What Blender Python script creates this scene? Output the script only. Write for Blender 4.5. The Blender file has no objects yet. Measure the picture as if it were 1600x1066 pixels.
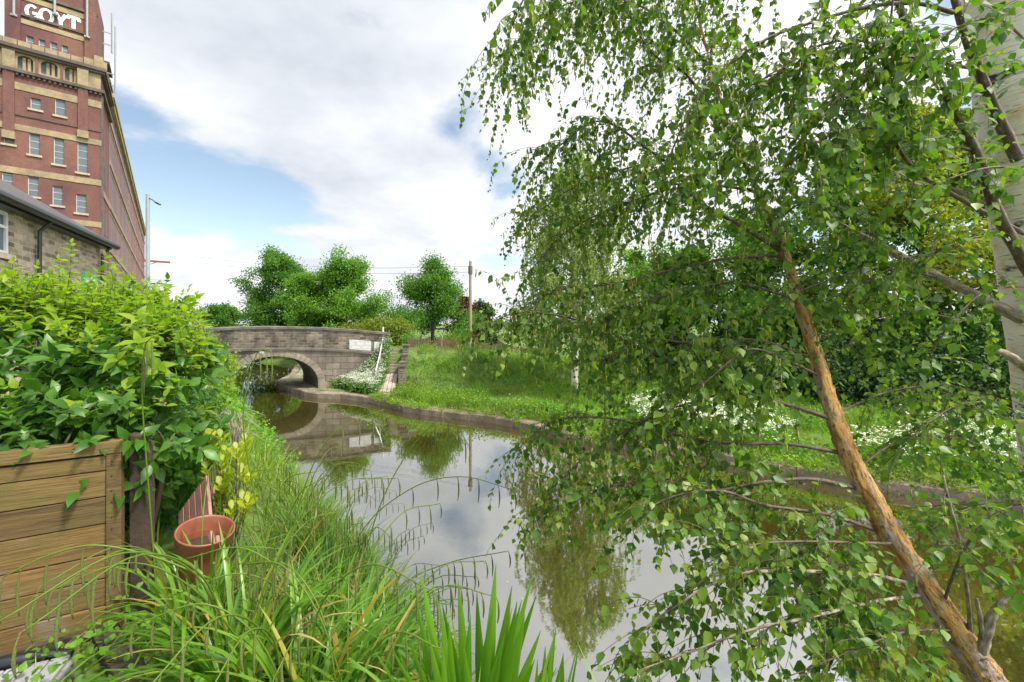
import bpy, math, random
import numpy as np
rng = np.random.default_rng(7); random.seed(7)
scene = bpy.context.scene
COL = scene.collection
FPX, HZ, CZ = 660.0, 505.0, 4.1          # focal length and horizon of the 1600 px photograph, eye height above the water
def P(px, py, Y): return np.array([(px-800)/FPX*Y, Y, CZ-(py-HZ)/FPX*Y])
def W(px, py, z=0.0): return P(px, py, (CZ-z)*FPX/(py-HZ))
def sm(t): t = np.clip(t, 0, 1); return t*t*(3-2*t)
# ---------------------------------------------------------------- objects
def tag(o, label=None, cat=None, group=None, kind=None):
    if label: o['label'] = label
    if cat: o['category'] = cat
    if group: o['group'] = group
    if kind: o['kind'] = kind
    return o
def empty(name, loc=(0, 0, 0), rz=0, **k):
    o = bpy.data.objects.new(name, None); COL.objects.link(o)
    o.location = loc; o.rotation_euler = (0, 0, rz); o.empty_display_size = .2
    return tag(o, **k)
def link(name, me, mat=None, parent=None, smooth=False, bevel=0, **k):
    o = bpy.data.objects.new(name, me); COL.objects.link(o)
    for m in (mat if isinstance(mat, (list, tuple)) else [mat]):
        if m: me.materials.append(m)
    if parent: o.parent = parent
    if smooth: me.polygons.foreach_set('use_smooth', np.ones(len(me.polygons), bool))
    if bevel:
        b = o.modifiers.new('edge', 'BEVEL'); b.width = bevel; b.segments = 2; b.limit_method = 'ANGLE'
    return tag(o, **k)
def npmesh(name, V, polys, tuv=None, mi=None):
    me = bpy.data.meshes.new(name)
    V = np.asarray(V, np.float32); me.vertices.add(len(V)); me.vertices.foreach_set('co', V.ravel())
    polys = [np.asarray(p, np.int32) for p in polys if len(p)]
    tot = np.concatenate([np.full(len(p), p.shape[1], np.int32) for p in polys])
    idx = np.concatenate([p.ravel() for p in polys])
    me.loops.add(len(idx)); me.loops.foreach_set('vertex_index', idx)
    me.polygons.add(len(tot)); st = np.concatenate([[0], np.cumsum(tot)[:-1]]).astype(np.int32)
    me.polygons.foreach_set('loop_start', st); me.polygons.foreach_set('loop_total', tot)
    if tuv is not None:
        a = me.attributes.new('tuv', 'FLOAT_VECTOR', 'POINT'); a.data.foreach_set('vector', np.asarray(tuv, np.float32).ravel())
    if mi is not None: me.polygons.foreach_set('material_index', np.asarray(mi, np.int32))
    me.update(calc_edges=True); return me
class MB:
    """collects plain shapes for ONE mesh"""
    def __init__(s): s.v = []; s.f = []
    def add(s, vs, fs):
        n = len(s.v); s.v += [tuple(map(float, q)) for q in vs]; s.f += [tuple(n+i for i in f) for f in fs]; return s
    def box(s, x0, x1, y0, y1, z0, z1):
        return s.add([(x0,y0,z0),(x1,y0,z0),(x1,y1,z0),(x0,y1,z0),(x0,y0,z1),(x1,y0,z1),(x1,y1,z1),(x0,y1,z1)],
                     [(3,2,1,0),(4,5,6,7),(0,1,5,4),(1,2,6,5),(2,3,7,6),(3,0,4,7)])
    def bar(s, a, b, w, h, up=(0,0,1)):
        a = np.array(a, float); b = np.array(b, float); d = b-a; d /= np.linalg.norm(d)
        x = np.cross(d, up); x = x/np.linalg.norm(x) if np.linalg.norm(x) > 1e-6 else np.array([1.,0,0]); u = np.cross(x, d)
        q = [a-x*w/2-u*h/2, a+x*w/2-u*h/2, a+x*w/2+u*h/2, a-x*w/2+u*h/2]; r = [p+(b-a) for p in q]
        return s.add(q+r, [(0,1,2,3),(7,6,5,4),(4,5,1,0),(5,6,2,1),(6,7,3,2),(7,4,0,3)])
    def prism(s, pts, d):
        """planar polygon pts (3d) pushed along d"""
        n = len(pts); p = [np.array(q, float) for q in pts]; q = [k+np.array(d, float) for k in p]
        return s.add(p+q, [tuple(range(n))[::-1], tuple(range(n, 2*n))]+[(i, (i+1) % n, n+(i+1) % n, n+i) for i in range(n)])
    def tube(s, pts, rad, n=8):
        V, F, _ = tube(pts, rad, n); return s.add(V, [tuple(f) for p in F for f in p])
    def cyl(s, c, r0, r1, z0, z1, n=20):
        x, y = c; return s.tube([(x, y, z0), (x, y, z1)], [r0, r1], n)
    def lathe(s, prof, c=(0,0,0), n=28):
        V = [(c[0]+r*math.cos(2*math.pi*i/n), c[1]+r*math.sin(2*math.pi*i/n), c[2]+z) for r, z in prof for i in range(n)]
        F = [(k*n+i, k*n+(i+1) % n, (k+1)*n+(i+1) % n, (k+1)*n+i) for k in range(len(prof)-1) for i in range(n)]
        return s.add(V, F)
    def build(s, name, mat, parent=None, smooth=False, bevel=0, **k):
        me = bpy.data.meshes.new(name); me.from_pydata(s.v, [], s.f); me.update()
        return link(name, me, mat, parent, smooth, bevel, **k)
def tube(pts, rad, n=6, wob=0, seed=0):
    pts = np.asarray(pts, float); m = len(pts); rad = np.broadcast_to(np.asarray(rad, float), (m,))
    t = np.gradient(pts, axis=0); t /= np.linalg.norm(t, axis=1)[:, None]+1e-9
    ref = np.array([1., 0, 0]) if abs(t[0, 0]) < .8 else np.array([0, 1., 0])
    N = np.empty_like(pts); a = np.cross(t[0], ref)
    for i in range(m):
        a = a-t[i]*np.dot(a, t[i]); a /= np.linalg.norm(a)+1e-9; N[i] = a
    B = np.cross(t, N); th = np.arange(n)*2*np.pi/n
    R = rad[:, None]*np.ones((1, n))
    if wob:
        r2 = np.random.default_rng(seed); R = R*(1+wob*r2.normal(size=(m, n)))
    V = pts[:, None]+R[..., None]*(np.cos(th)[None, :, None]*N[:, None]+np.sin(th)[None, :, None]*B[:, None])
    i = np.arange(m-1)[:, None]*n; j = np.arange(n)[None]; k = (j+1) % n
    F = np.stack([i+j, i+k, i+n+k, i+n+j], -1).reshape(-1, 4)
    L = np.concatenate([[0], np.cumsum(np.linalg.norm(np.diff(pts, axis=0), axis=1))])
    uv = np.stack([R*np.cos(th), R*np.sin(th), np.broadcast_to(L[:, None], R.shape)], -1).reshape(-1, 3)
    caps = [np.arange(n)[::-1][None], (np.arange(n)+(m-1)*n)[None]]
    return V.reshape(-1, 3), [F]+caps, uv
def spline(pts, k=6):
    """Catmull-Rom through rows of pts (any number of columns)"""
    p = np.asarray(pts, float); p = np.vstack([2*p[0]-p[1], p, 2*p[-1]-p[-2]]); out = []
    for i in range(1, len(p)-2):
        for t in np.arange(k)/k:
            a, b, c, d = p[i-1:i+3]
            out.append(.5*(2*b+(c-a)*t+(2*a-5*b+4*c-d)*t*t+(3*b-a-3*c+d)*t**3))
    out.append(p[-2]); return np.array(out)
class Soup:
    """collects many tubes / leaves quickly for one mesh"""
    def __init__(s): s.V = []; s.F = {}; s.U = []; s.n = 0
    def put(s, V, F, uv=None):
        for f in F:
            f = np.asarray(f); s.F.setdefault(f.shape[1], []).append(f+s.n)
        s.V.append(V); s.U.append(uv if uv is not None else np.zeros_like(V)); s.n += len(V)
    def tube(s, pts, rad, n=5, **k): s.put(*tube(pts, rad, n, **k))
    def build(s, name, mat, parent=None, smooth=False, **k):
        me = npmesh(name, np.concatenate(s.V), [np.concatenate(v) for v in s.F.values()], np.concatenate(s.U))
        return link(name, me, mat, parent, smooth, **k)
def unit(v): return v/(np.linalg.norm(v, axis=-1, keepdims=True)+1e-9)
# leaf templates: x across, y along, z up
OVATE = (np.array([(0,0,0),(0,.38,-.04),(0,.70,-.03),(0,1.05,-.06),(-.40,.26,.05),(-.38,.52,.06),(-.15,.82,.0),(.40,.26,.05),(.38,.52,.06),(.15,.82,.0)]),
         [np.array([(0,1,4),(2,6,5),(2,3,6),(0,7,1),(2,8,9),(2,9,3)]), np.array([(1,2,5,4),(1,7,8,2)])])
LANCE = (np.array([(0,0,0),(0,.35,-.02),(0,.68,-.05),(0,1.05,-.20),(-.19,.2,.05),(-.25,.48,.03),(-.12,.8,-.08),(.19,.2,.05),(.25,.48,.03),(.12,.8,-.08)]), OVATE[1])
SPOON = (np.array([(0,0,0),(0,.42,-.02),(0,.75,-.02),(0,1.0,-.03),(-.13,.3,.02),(-.27,.6,.05),(-.2,.86,.03),(.13,.3,.02),(.27,.6,.05),(.2,.86,.03)]), OVATE[1])
RHOMB = (np.array([(0,0,0),(-.36,.45,.09),(0,1,0),(.36,.45,.09)]), [np.array([(0,2,1),(0,3,2)])])
QUAD = (np.array([(-.5,0,0),(.5,0,0),(.42,1,0),(-.42,1,0)]), [np.array([(0,1,2,3)])])
def leaves(tpl, pos, axis, nrm, size):
    """instances of a leaf template as one vertex/face block"""
    T, F = tpl; pos = np.asarray(pos, float); N = len(pos); y = unit(np.asarray(axis, float))
    z = np.asarray(nrm, float); z = unit(z-y*np.sum(z*y, -1, keepdims=True)); x = np.cross(y, z)
    s = np.broadcast_to(np.asarray(size, float), (N,))[:, None, None]
    V = pos[:, None]+s*(T[None, :, 0:1]*x[:, None]+T[None, :, 1:2]*y[:, None]+T[None, :, 2:3]*z[:, None])
    off = (np.arange(N)*len(T))[:, None, None]
    return V.reshape(-1, 3), [(f[None]+off).reshape(-1, f.shape[1]) for f in F]
def blades(base, az, L, w, elev, droop, n=3, fold=0., kink=None, twist=None):
    """arching grass blades: rows of vertices down each blade"""
    base = np.asarray(base, float); N = len(base); b = lambda v: np.broadcast_to(np.asarray(v, float), (N,))
    az, L, w, elev, droop = map(b, (az, L, w, elev, droop))
    p = base.copy(); rows = [p.copy()]; st = L/n
    for k in range(n):
        e = elev-droop*((k+.5)/n)**1.5
        if kink is not None: e = np.where((k+.5)/n > kink[0], e-kink[1], e)
        p = p+(st*np.cos(e))[:, None]*np.stack([np.cos(az), np.sin(az), 0*az], -1); p[:, 2] += st*np.sin(e); rows.append(p.copy())
    S0 = np.stack([-np.sin(az), np.cos(az), 0*az], -1)
    if twist is not None: S0 = unit(S0+np.stack([np.cos(az), np.sin(az), 0*az], -1)*b(twist)[:, None])
    V = []
    for k, r in enumerate(rows):
        t = k/n; ww = w*(.55+.9*t-1.40*t**2.2) if k < n else w*.03
        ww = np.maximum(ww, w*.03)[:, None]
        V.append(r-S0*ww/2)
        if fold: V.append(r-np.array([0, 0, 1.])*ww*fold*.5*(1-t*.6))
        V.append(r+S0*ww/2)
    q = 3 if fold else 2; V = np.stack(V, 1); M = V.shape[1]; F = []
    for k in range(n):
        for c in range(q-1): F.append((k*q+c, k*q+c+1, (k+1)*q+c+1, (k+1)*q+c))
    F = (np.array(F)[None]+(np.arange(N)*M)[:, None, None]).reshape(-1, 4)
    return V.reshape(-1, 3), [F]
def rand_dirs(n, r=rng): return unit(r.normal(size=(n, 3)))
# ---------------------------------------------------------------- materials
class NT:
    def __init__(s, name):
        s.m = bpy.data.materials.new(name); s.m.use_nodes = True; s.t = s.m.node_tree; s.t.nodes.clear()
        s.out = s.t.nodes.new('ShaderNodeOutputMaterial')
    def n(s, typ, ins=None, **pr):
        nd = s.t.nodes.new('ShaderNode'+typ)
        for k, v in pr.items(): setattr(nd, k, v)
        for k, v in (ins or {}).items(): s.set(nd, k, v)
        return nd
    def set(s, nd, k, v):
        i = nd.inputs[k]
        if isinstance(v, bpy.types.NodeSocket): s.t.links.new(v, i)
        elif isinstance(v, bpy.types.Node): s.t.links.new(v.outputs[0], i)
        else:
            if i.type == 'RGBA' and len(v) == 3: v = (*v, 1)
            i.default_value = v
    def ramp(s, fac, stops, interp='LINEAR'):
        r = s.n('ValToRGB', {'Fac': fac}); e = r.color_ramp.elements; r.color_ramp.interpolation = interp
        while len(e) > 1: e.remove(e[-1])
        e[0].position = stops[0][0]; e[0].color = (*stops[0][1], 1)
        for p, c in stops[1:]:
            q = e.new(p); q.color = (*c, 1)
        return r.outputs[0]
    def mix(s, fac, a, b, typ='MIX'):
        m = s.n('Mix', data_type='RGBA', blend_type=typ); s.set(m, 0, fac); s.set(m, 6, a); s.set(m, 7, b); return m.outputs[2]
    def math(s, op, a, b=0.0, c=None):
        m = s.n('Math', operation=op); s.set(m, 0, a); s.set(m, 1, b)
        if c is not None: s.set(m, 2, c)
        return m.outputs[0]
    def obj(s): return s.n('TexCoord').outputs['Object']
    def attr(s, a='tuv'): return s.n('Attribute', attribute_name=a).outputs['Vector']
    def map(s, v, scale=(1,1,1), rot=(0,0,0), loc=(0,0,0)): return s.n('Mapping', {'Vector': v, 'Scale': scale, 'Rotation': rot, 'Location': loc}).outputs[0]
    def noise(s, v, sc, det=4, rough=.55, dist=0.): return s.n('TexNoise', {'Vector': v, 'Scale': sc, 'Detail': det, 'Roughness': rough, 'Distortion': dist})
    def bump(s, h, st=.3, d=.02): return s.n('Bump', {'Height': h, 'Strength': st, 'Distance': d}).outputs[0]
    def bsdf(s, col, rough=.7, nrm=None, **k):
        b = s.n('BsdfPrincipled', {'Base Color': col, 'Roughness': rough})
        if nrm is not None: s.set(b, 'Normal', nrm)
        for kk, v in k.items(): s.set(b, kk.replace('_', ' '), v)
        return b
    def done(s, sh): s.t.links.new(sh.outputs[0], s.out.inputs[0]); return s.m
def plain(name, c, rough=.6, var=.25, sc=6., bump=.15, metal=0.):
    t = NT(name); v = t.obj(); n = t.noise(v, sc, 5).outputs[0]
    col = t.ramp(n, [(.25, [x*(1-var) for x in c]), (.75, [min(1, x*(1+var)) for x in c])])
    return t.done(t.bsdf(col, rough, t.bump(t.noise(v, sc*6, 4).outputs[0], bump, .01), Metallic=metal))
def leafmat(name, cols, tcols=None, trans=.38, rough=.45, spec=.35, big=None):
    """leaf: hue differs per leaf; light also passes through it"""
    t = NT(name); g = t.n('NewGeometry').outputs['Random Per Island']
    k = len(cols); st = [(i/(k-1) if k > 1 else 0, c) for i, c in enumerate(cols)]
    c = t.mix(1., t.ramp(g, st), (1.08, 1.02, .68, 1), 'MULTIPLY')
    if big:                                    # whole clumps of the plant are another green
        nz = t.noise(t.obj(), big[0], 2).outputs[0]
        c = t.mix(t.ramp(nz, [(.42, (0,0,0)), (.6, (1,1,1))]), c, t.mix(.75, c, big[1]))
    tr = t.mix(1., c, (1.35, 1.55, .55, 1), 'MULTIPLY')
    b = t.bsdf(c, rough); b.inputs['Specular IOR Level'].default_value = spec
    s = t.n('BsdfTranslucent', {'Color': tr})
    m = t.n('MixShader', {0: trans}); t.t.links.new(b.outputs[0], m.inputs[1]); t.t.links.new(s.outputs[0], m.inputs[2])
    return t.done(m)
def brickmat(name, c1, c2, mortar, bw, bh, ms=.012, dirt=None, bump=.5, axes='xz', scale_noise=1.2, dirt_amt=.6, vert=1.):
    """coursed masonry on a wall; object coordinates, axes = the two the wall lies along ('auto' by face normal)"""
    t = NT(name); o = t.obj(); sp = t.n('SeparateXYZ', {0: o}); h = sp.outputs[0]
    if axes == 'yz': h = sp.outputs[1]
    if axes == 'auto':
        nn = t.n('SeparateXYZ', {0: t.n('TexCoord').outputs['Normal']})
        f = t.math('GREATER_THAN', t.math('ABSOLUTE', nn.outputs[0]), .7)
        h = t.n('Mix', {0: f, 2: sp.outputs[0], 3: sp.outputs[1]}).outputs[0]
    v = t.n('CombineXYZ', {0: h, 1: sp.outputs[2]}).outputs[0]
    w = t.noise(o, 3., 3).outputs[1]; v2 = t.n('VectorMath', {0: v, 1: t.n('VectorMath', {0: w, 'Scale': .012}, operation='SCALE').outputs[0]}, operation='ADD').outputs[0]
    b = t.n('TexBrick', {'Vector': v2, 'Color1': c1, 'Color2': c2, 'Mortar': mortar, 'Scale': 1., 'Mortar Size': ms, 'Mortar Smooth': .3, 'Bias': 0., 'Brick Width': bw, 'Row Height': bh})
    n1 = t.noise(t.map(o, (1, 1, vert)), scale_noise, 6, .65).outputs[0]
    c = b.outputs[0]
    if dirt: c = t.mix(t.ramp(n1, [(.40, (0,0,0)), (.66, (dirt_amt,)*3)]), c, dirt)
    c = t.mix(.45, c, t.ramp(t.noise(o, 9., 5).outputs[0], [(.3, (.35,.35,.35)), (.7, (1.,1.,1.))]), 'MULTIPLY')
    hh = t.math('SUBTRACT', t.math('MULTIPLY', t.noise(o, 24, 4).outputs[0], .5), b.outputs[1])
    return t.done(t.bsdf(c, .88, t.bump(hh, bump, .02)))
# ================================================================ canal lines, ground, water, sky
Epx = [(432,604),(460,614),(486,621),(550,625),(600,635),(640,645),(790,665),(900,692),(1100,718),(1300,757),(1590,797)]
E = [W(*p)[:2] for p in Epx]
BO = np.array([-11.15, 24.3]); BE = np.array([.985, .17]); BN = np.array([-.17, .985])   # bridge: right jamb, face direction, depth direction
BSK, BD = -1.9, 3.7
def bw(u, v, z): return np.array([*(BO+BE*(u+BSK*v/BD)+BN*v), z])
E = np.array([(-60,52),(-40,50),(-25,43.5),(-19.5,38),(-17,32.5)]+[tuple(q) for q in E]+[(15.,6.5),(24,2.),(60,-12)])
N = np.array([(-60,45),(-40,43),(-27,38),(-21.5,33),bw(-4.3,3.7,0)[:2],bw(-4.3,0,0)[:2],(-12.9,19.6),(-8.4,14.4),(-4.7,9.8),(-2.15,6.9),(-1.0,5.3),(-.5,4.2),(.65,3.6),(2.2,3.55),(3.5,3.85),(4.9,3.5),(6.2,1.9),(8.5,.2),(16,-4),(60,-24)])
CAN = np.vstack([E, N[::-1]])
def pdist(x, y, L):
    d = np.full(x.shape, 1e9)
    for a, b in zip(L[:-1], L[1:]):
        ab = b-a; t = np.clip(((x-a[0])*ab[0]+(y-a[1])*ab[1])/(ab@ab), 0, 1)
        d = np.minimum(d, np.hypot(x-a[0]-t*ab[0], y-a[1]-t*ab[1]))
    return d
def inside(x, y, L):
    c = np.zeros(x.shape, bool); n = len(L)
    for i in range(n):
        (x1, y1), (x2, y2) = L[i], L[(i+1) % n]
        c ^= ((y1 > y) != (y2 > y)) & (x < (x2-x1)*(y-y1)/(y2-y1+1e-12)+x1)
    return c
SIDE = np.vstack([E, [(200, 200), (-200, 200)]])
ROAD = np.array([(-7.6,27.0),(-4,28.6),(2,30.4),(9,32.3),(22,36),(60,46)])
def vnoise(x, y, s, seed=0):
    r = np.random.default_rng(seed); ph = r.uniform(0, 6.28, (5, 2)); k = r.normal(size=(5, 2))*s
    return sum(np.sin(k[i, 0]*x+k[i, 1]*y+ph[i, 0]) for i in range(5))/5
def ground(x, y):
    x = np.asarray(x, float); y = np.asarray(y, float)
    dE, dN, ins, far = pdist(x, y, E), pdist(x, y, N), inside(x, y, CAN), inside(x, y, SIDE)
    # far side: towpath, verge, road embankment falling away to the right
    top = np.interp(x, [-8, -5, -1, 4, 12, 22, 40], [2.5, 2.45, 2.1, 1.75, 1.1, .8, .8])
    w = np.interp(x, [-8, -6, -3, 2, 10], [2.6, 2.8, 4.0, 4.6, 6])
    dr = np.maximum(pdist(x, y, ROAD)-1.9, 0)
    zf = .32+.06*sm((dE-2.2)/1.5)+(top-.38)*(1-sm(dr/w))*sm((dE-1.5)/1.5)
    zf = zf+.05*vnoise(x, y, 1.3, 3)*sm((dE-2)/2)+1.3*sm((dE-20)/60)*sm((y-40)/40)
    zn = 2.22*sm((dN+.1)/2.5)**.8+.05*vnoise(x, y, 1.6, 5)*sm(dN)
    z = np.where(far, zf, zn)
    return np.where(ins, -.75*sm(np.minimum(dE, dN)/.5)-.05+np.where(dE < dN, 0, .0), z)
def axis_pts(lo, hi, st, far):
    a = list(np.arange(lo, hi, st)); s = st
    while a[-1] < far: s *= 1.35; a.append(a[-1]+s)
    s = st; a0 = a[0]; pre = []
    while a0 > -far: s *= 1.35; a0 -= s; pre.append(a0)
    return np.array(pre[::-1]+a)
gx, gy = axis_pts(-24, 16, .22, 900), axis_pts(-1, 36, .22, 900)
X, Y = np.meshgrid(gx, gy); Z = ground(X, Y); Z = np.where(pdist(X, Y, E) < .36, np.minimum(Z, -.7), Z)
nx, ny = len(gx), len(gy); i = np.arange(ny-1)[:, None]*nx; j = np.arange(nx-1)[None]
F = np.stack([i+j, i+j+1, i+nx+j+1, i+nx+j], -1).reshape(-1, 4)
t = NT('soil and turf'); o = t.obj()
nz = t.noise(o, .9, 6).outputs[0]
c = t.ramp(nz, [(.3, (.05,.085,.014)), (.5, (.09,.16,.022)), (.7, (.14,.22,.03))])
soil = t.ramp(t.noise(o, 5, 6).outputs[0], [(.35, (.05,.036,.022)), (.7, (.12,.09,.06))])
c = t.mix(t.ramp(t.noise(o, 1.7, 5).outputs[0], [(.5, (0,0,0)), (.62, (.7,.7,.7))]), c, soil)
M_SOIL = t.done(t.bsdf(c, .95, t.bump(t.noise(o, 14, 6).outputs[0], .6, .05)))
link('ground', npmesh('ground', np.stack([X, Y, Z], -1).reshape(-1, 3), [F]), M_SOIL, smooth=True, kind='structure')
# water: one sheet, muddy and still
t = NT('canal water'); o = t.obj()
nb = t.math('ADD', t.noise(t.map(o, (1, 1.0, 1)), 2.2, 3, .5).outputs[0], t.math('MULTIPLY', t.noise(o, 11., 3).outputs[0], .22))
c = t.ramp(t.noise(o, .5, 4).outputs[0], [(.3, (.034,.028,.006)), (.7, (.050,.041,.009))])
b = t.bsdf(c, .015, t.bump(nb, .035, .03)); b.inputs['IOR'].default_value = 2.2
gs = t.n('BsdfGlossy', {'Color': (.93,.95,.97,1), 'Roughness': .015}); t.set(gs, 'Normal', b.inputs['Normal'].links[0].from_socket)
mx = t.n('MixShader', {0: .29}); t.t.links.new(b.outputs[0], mx.inputs[1]); t.t.links.new(gs.outputs[0], mx.inputs[2])      # still water mirrors strongly
M_WATER = t.done(mx)
wx = np.linspace(-60, 60, 2)
link('canal_water', npmesh('canal_water', [(-62,-26,0),(62,-26,0),(62,54,0),(-62,54,0)], [[(0,1,2,3)]]), M_WATER, kind='structure')
# towpath strip, 4 mm and more above the turf
def offset_line(L, d):
    tn = np.gradient(L, axis=0); tn = unit(tn); return L+np.stack([-tn[:, 1], tn[:, 0]], -1)*d
Ed = spline(E[3:], 8)
sgn = 1.0
q = offset_line(Ed, .6)
if not inside(np.array([q[len(q)//2][0]]), np.array([q[len(q)//2][1]]), SIDE)[0]: sgn = -1.0
rows = []
for d in (.40, .7, 1.1, 1.5, 1.9):
    l = offset_line(Ed, sgn*d); rows.append(np.stack([l[:, 0], l[:, 1], ground(l[:, 0], l[:, 1])+(.03 if d > .5 else -.035)], -1))
m = len(Ed); V = np.concatenate(rows); i = np.arange(len(rows)-1)[:, None]*m; j = np.arange(m-1)[None]
F = np.stack([i+j, i+j+1, i+m+j+1, i+m+j], -1).reshape(-1, 4)
if sgn < 0: F = F[:, ::-1]
t = NT('trodden path'); o = t.obj()
c = t.ramp(t.noise(o, 2.5, 6).outputs[0], [(.3, (.16,.13,.10)), (.7, (.30,.255,.20))])
c = t.mix(t.ramp(t.noise(o, 30, 3).outputs[0], [(.55, (0,0,0)), (.7, (.5,.5,.5))]), c, (.38,.34,.28))
c = t.mix(t.ramp(t.noise(o, .8, 4).outputs[0], [(.48, (0,0,0)), (.6, (.8,.8,.8))]), c, (.08,.12,.03))
link('towpath', npmesh('towpath', V, [F]), t.done(t.bsdf(c, .95, t.bump(t.noise(o, 40, 4).outputs[0], .5, .02))), smooth=True, kind='structure')
# stone kerb along the water
t = NT('kerb stone'); o = t.obj(); n1 = t.noise(o, 1.1, 6, .65).outputs[0]
c = t.ramp(n1, [(.3, (.085,.062,.045)), (.5, (.20,.15,.11)), (.72, (.33,.26,.20))])
c = t.mix(t.ramp(t.noise(o, 6, 5).outputs[0], [(.5, (0,0,0)), (.7, (.6,.6,.6))]), c, (.10,.11,.04))
M_KERB = t.done(t.bsdf(c, .9, t.bump(t.noise(o, 16, 6).outputs[0], .8, .03)))
L = np.concatenate([[0], np.cumsum(np.linalg.norm(np.diff(Ed, axis=0), axis=1))]); s = 0; kb = MB()
def at_len(s): return np.array([np.interp(s, L, Ed[:, 0]), np.interp(s, L, Ed[:, 1])])
while s < L[-1]-1.4:
    ln = rng.uniform(.7, 1.5); a, b = at_len(s), at_len(s+ln-.012); d = unit(b-a); nn = np.array([-d[1], d[0]])*sgn
    z1 = .30+rng.normal()*.018; f0 = rng.normal()*.02; dz = rng.normal()*.012
    pr = [(f0-.05, -.6), (f0-.04, z1-.05), (f0, z1-.005), (f0+.12, z1), (.42, z1+.005), (.42, -.6)]
    A = [(*(a+nn*x), z) for x, z in pr]; B = [(*(b+nn*(x+rng.normal()*.008)), z+(dz if z > 0 else 0)) for x, z in pr]; k = len(pr)
    kb.add(A+B, [tuple(range(k)), tuple(range(k, 2*k))[::-1]]+[(q, q+k, (q+1) % k+k, (q+1) % k) for q in range(k)]); s += ln
kb.build('kerb', M_KERB, kind='structure')
# ---------------------------------------------------------------- sky, sun, camera
SUN_EL, SUN_AZ = math.radians(57), math.radians(120)       # azimuth from +Y towards +X: the sun stands high behind the right shoulder
w = bpy.data.worlds.new('World'); scene.world = w; w.use_nodes = True; T = NT.__new__(NT); T.t = w.node_tree; T.t.nodes.clear()
out = T.t.nodes.new('ShaderNodeOutputWorld'); bg = T.t.nodes.new('ShaderNodeBackground'); T.t.links.new(bg.outputs[0], out.inputs[0])
sky = T.n('TexSky', sky_type='NISHITA', sun_disc=False, sun_elevation=SUN_EL, sun_rotation=SUN_AZ, air_density=1.0, dust_density=.6, ozone_density=1.6)
D = T.n('TexCoord').outputs['Generated']
sp = T.n('SeparateXYZ', {0: D}); zz = T.math('ADD', T.math('MAXIMUM', sp.outputs[2], 0.0), .22)
pl = T.n('CombineXYZ', {0: T.math('DIVIDE', sp.outputs[0], zz), 1: T.math('DIVIDE', sp.outputs[1], zz), 2: .3}).outputs[0]
def blob(px, py, rx, amt):
    d = np.array([(px-800)/FPX, 1, (HZ-py)/FPX]); d /= np.linalg.norm(d)
    dist = T.n('VectorMath', {0: D, 1: tuple(d)}, operation='DISTANCE').outputs['Value']
    mr = T.n('MapRange', {0: dist, 1: 0., 2: rx/FPX, 3: amt, 4: 0.}, interpolation_type='SMOOTHSTEP'); return mr.outputs[0]
n1 = T.noise(T.map(pl, (1, 1, 1), loc=(3.1, 1.7, 0)), 1.5, 9, .56, .25).outputs[0]
cov = T.math('ADD', n1, .075)
cov = T.math('ADD', cov, T.n('MapRange', {0: sp.outputs[2], 1: 0., 2: .13, 3: .22, 4: 0.}).outputs[0])
for bl in [(330,290,140,-.20),(240,275,90,-.12),(420,330,110,-.13),(270,350,110,-.14),(720,215,85,-.16),(780,300,70,-.11),(180,235,70,-.04),(430,395,80,-.08),
           (450,130,260,.16),(560,230,130,.10),(1000,120,420,.22),(640,400,150,.14),(330,460,90,.10),(270,400,60,.12),(345,355,46,.14),(430,372,60,.10),(250,300,40,.07),(385,300,60,.06)]:
    cov = T.math('ADD', cov, blob(*bl))
mask = T.n('MapRange', {0: cov, 1: .43, 2: .60, 3: 0., 4: 1.}, interpolation_type='SMOOTHSTEP').outputs[0]
n2 = T.noise(T.map(pl, loc=(7.7, 2.2, 1)), 2.2, 7, .55).outputs[0]
g = T.math('SUBTRACT', n2, blob(450, 140, 330, .22)); g = T.math('ADD', g, blob(950, 150, 380, .16)); g = T.math('ADD', g, blob(330, 460, 200, .12))
cc = T.ramp(g, [(.20, (.60,.64,.71)), (.40, (.77,.80,.85)), (.55, (.91,.93,.96)), (.66, (1.,1.,1.01))])
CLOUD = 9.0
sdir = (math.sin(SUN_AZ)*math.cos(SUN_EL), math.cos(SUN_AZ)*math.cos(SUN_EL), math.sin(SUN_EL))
# cloud glow round the sun behind the camera, added to brighten the scene
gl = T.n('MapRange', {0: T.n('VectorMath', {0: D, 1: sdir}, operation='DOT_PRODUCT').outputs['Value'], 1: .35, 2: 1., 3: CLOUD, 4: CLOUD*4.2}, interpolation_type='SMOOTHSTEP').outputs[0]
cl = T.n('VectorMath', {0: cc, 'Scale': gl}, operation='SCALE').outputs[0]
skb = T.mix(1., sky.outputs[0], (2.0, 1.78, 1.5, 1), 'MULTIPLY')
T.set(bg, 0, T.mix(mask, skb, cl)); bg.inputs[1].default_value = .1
sl = bpy.data.lights.new('sun', 'SUN'); sl.energy = 4.6; sl.angle = math.radians(9); sl.color = (1, .93, .80)
so = bpy.data.objects.new('sun', sl); COL.objects.link(so)
sd = np.array([math.sin(SUN_AZ)*math.cos(SUN_EL), math.cos(SUN_AZ)*math.cos(SUN_EL), math.sin(SUN_EL)])
from mathutils import Vector
so.rotation_euler = Vector(sd).to_track_quat('Z', 'Y').to_euler(); so.location = sd*60
cd = bpy.data.cameras.new('camera'); cam = bpy.data.objects.new('camera', cd); COL.objects.link(cam); scene.camera = cam
cam.location = (0, 0, CZ); cam.rotation_euler = (math.radians(90), 0, 0); cd.sensor_width = 36; cd.lens = FPX/1600*36
cd.shift_y = -(533-HZ)/1600; cd.clip_end = 3000; cd.clip_start = .05
vs = scene.view_settings; vs.view_transform = 'Standard'; vs.look = 'None'; vs.gamma = 1; vs.exposure = .40; vs.use_curve_mapping = False
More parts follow.
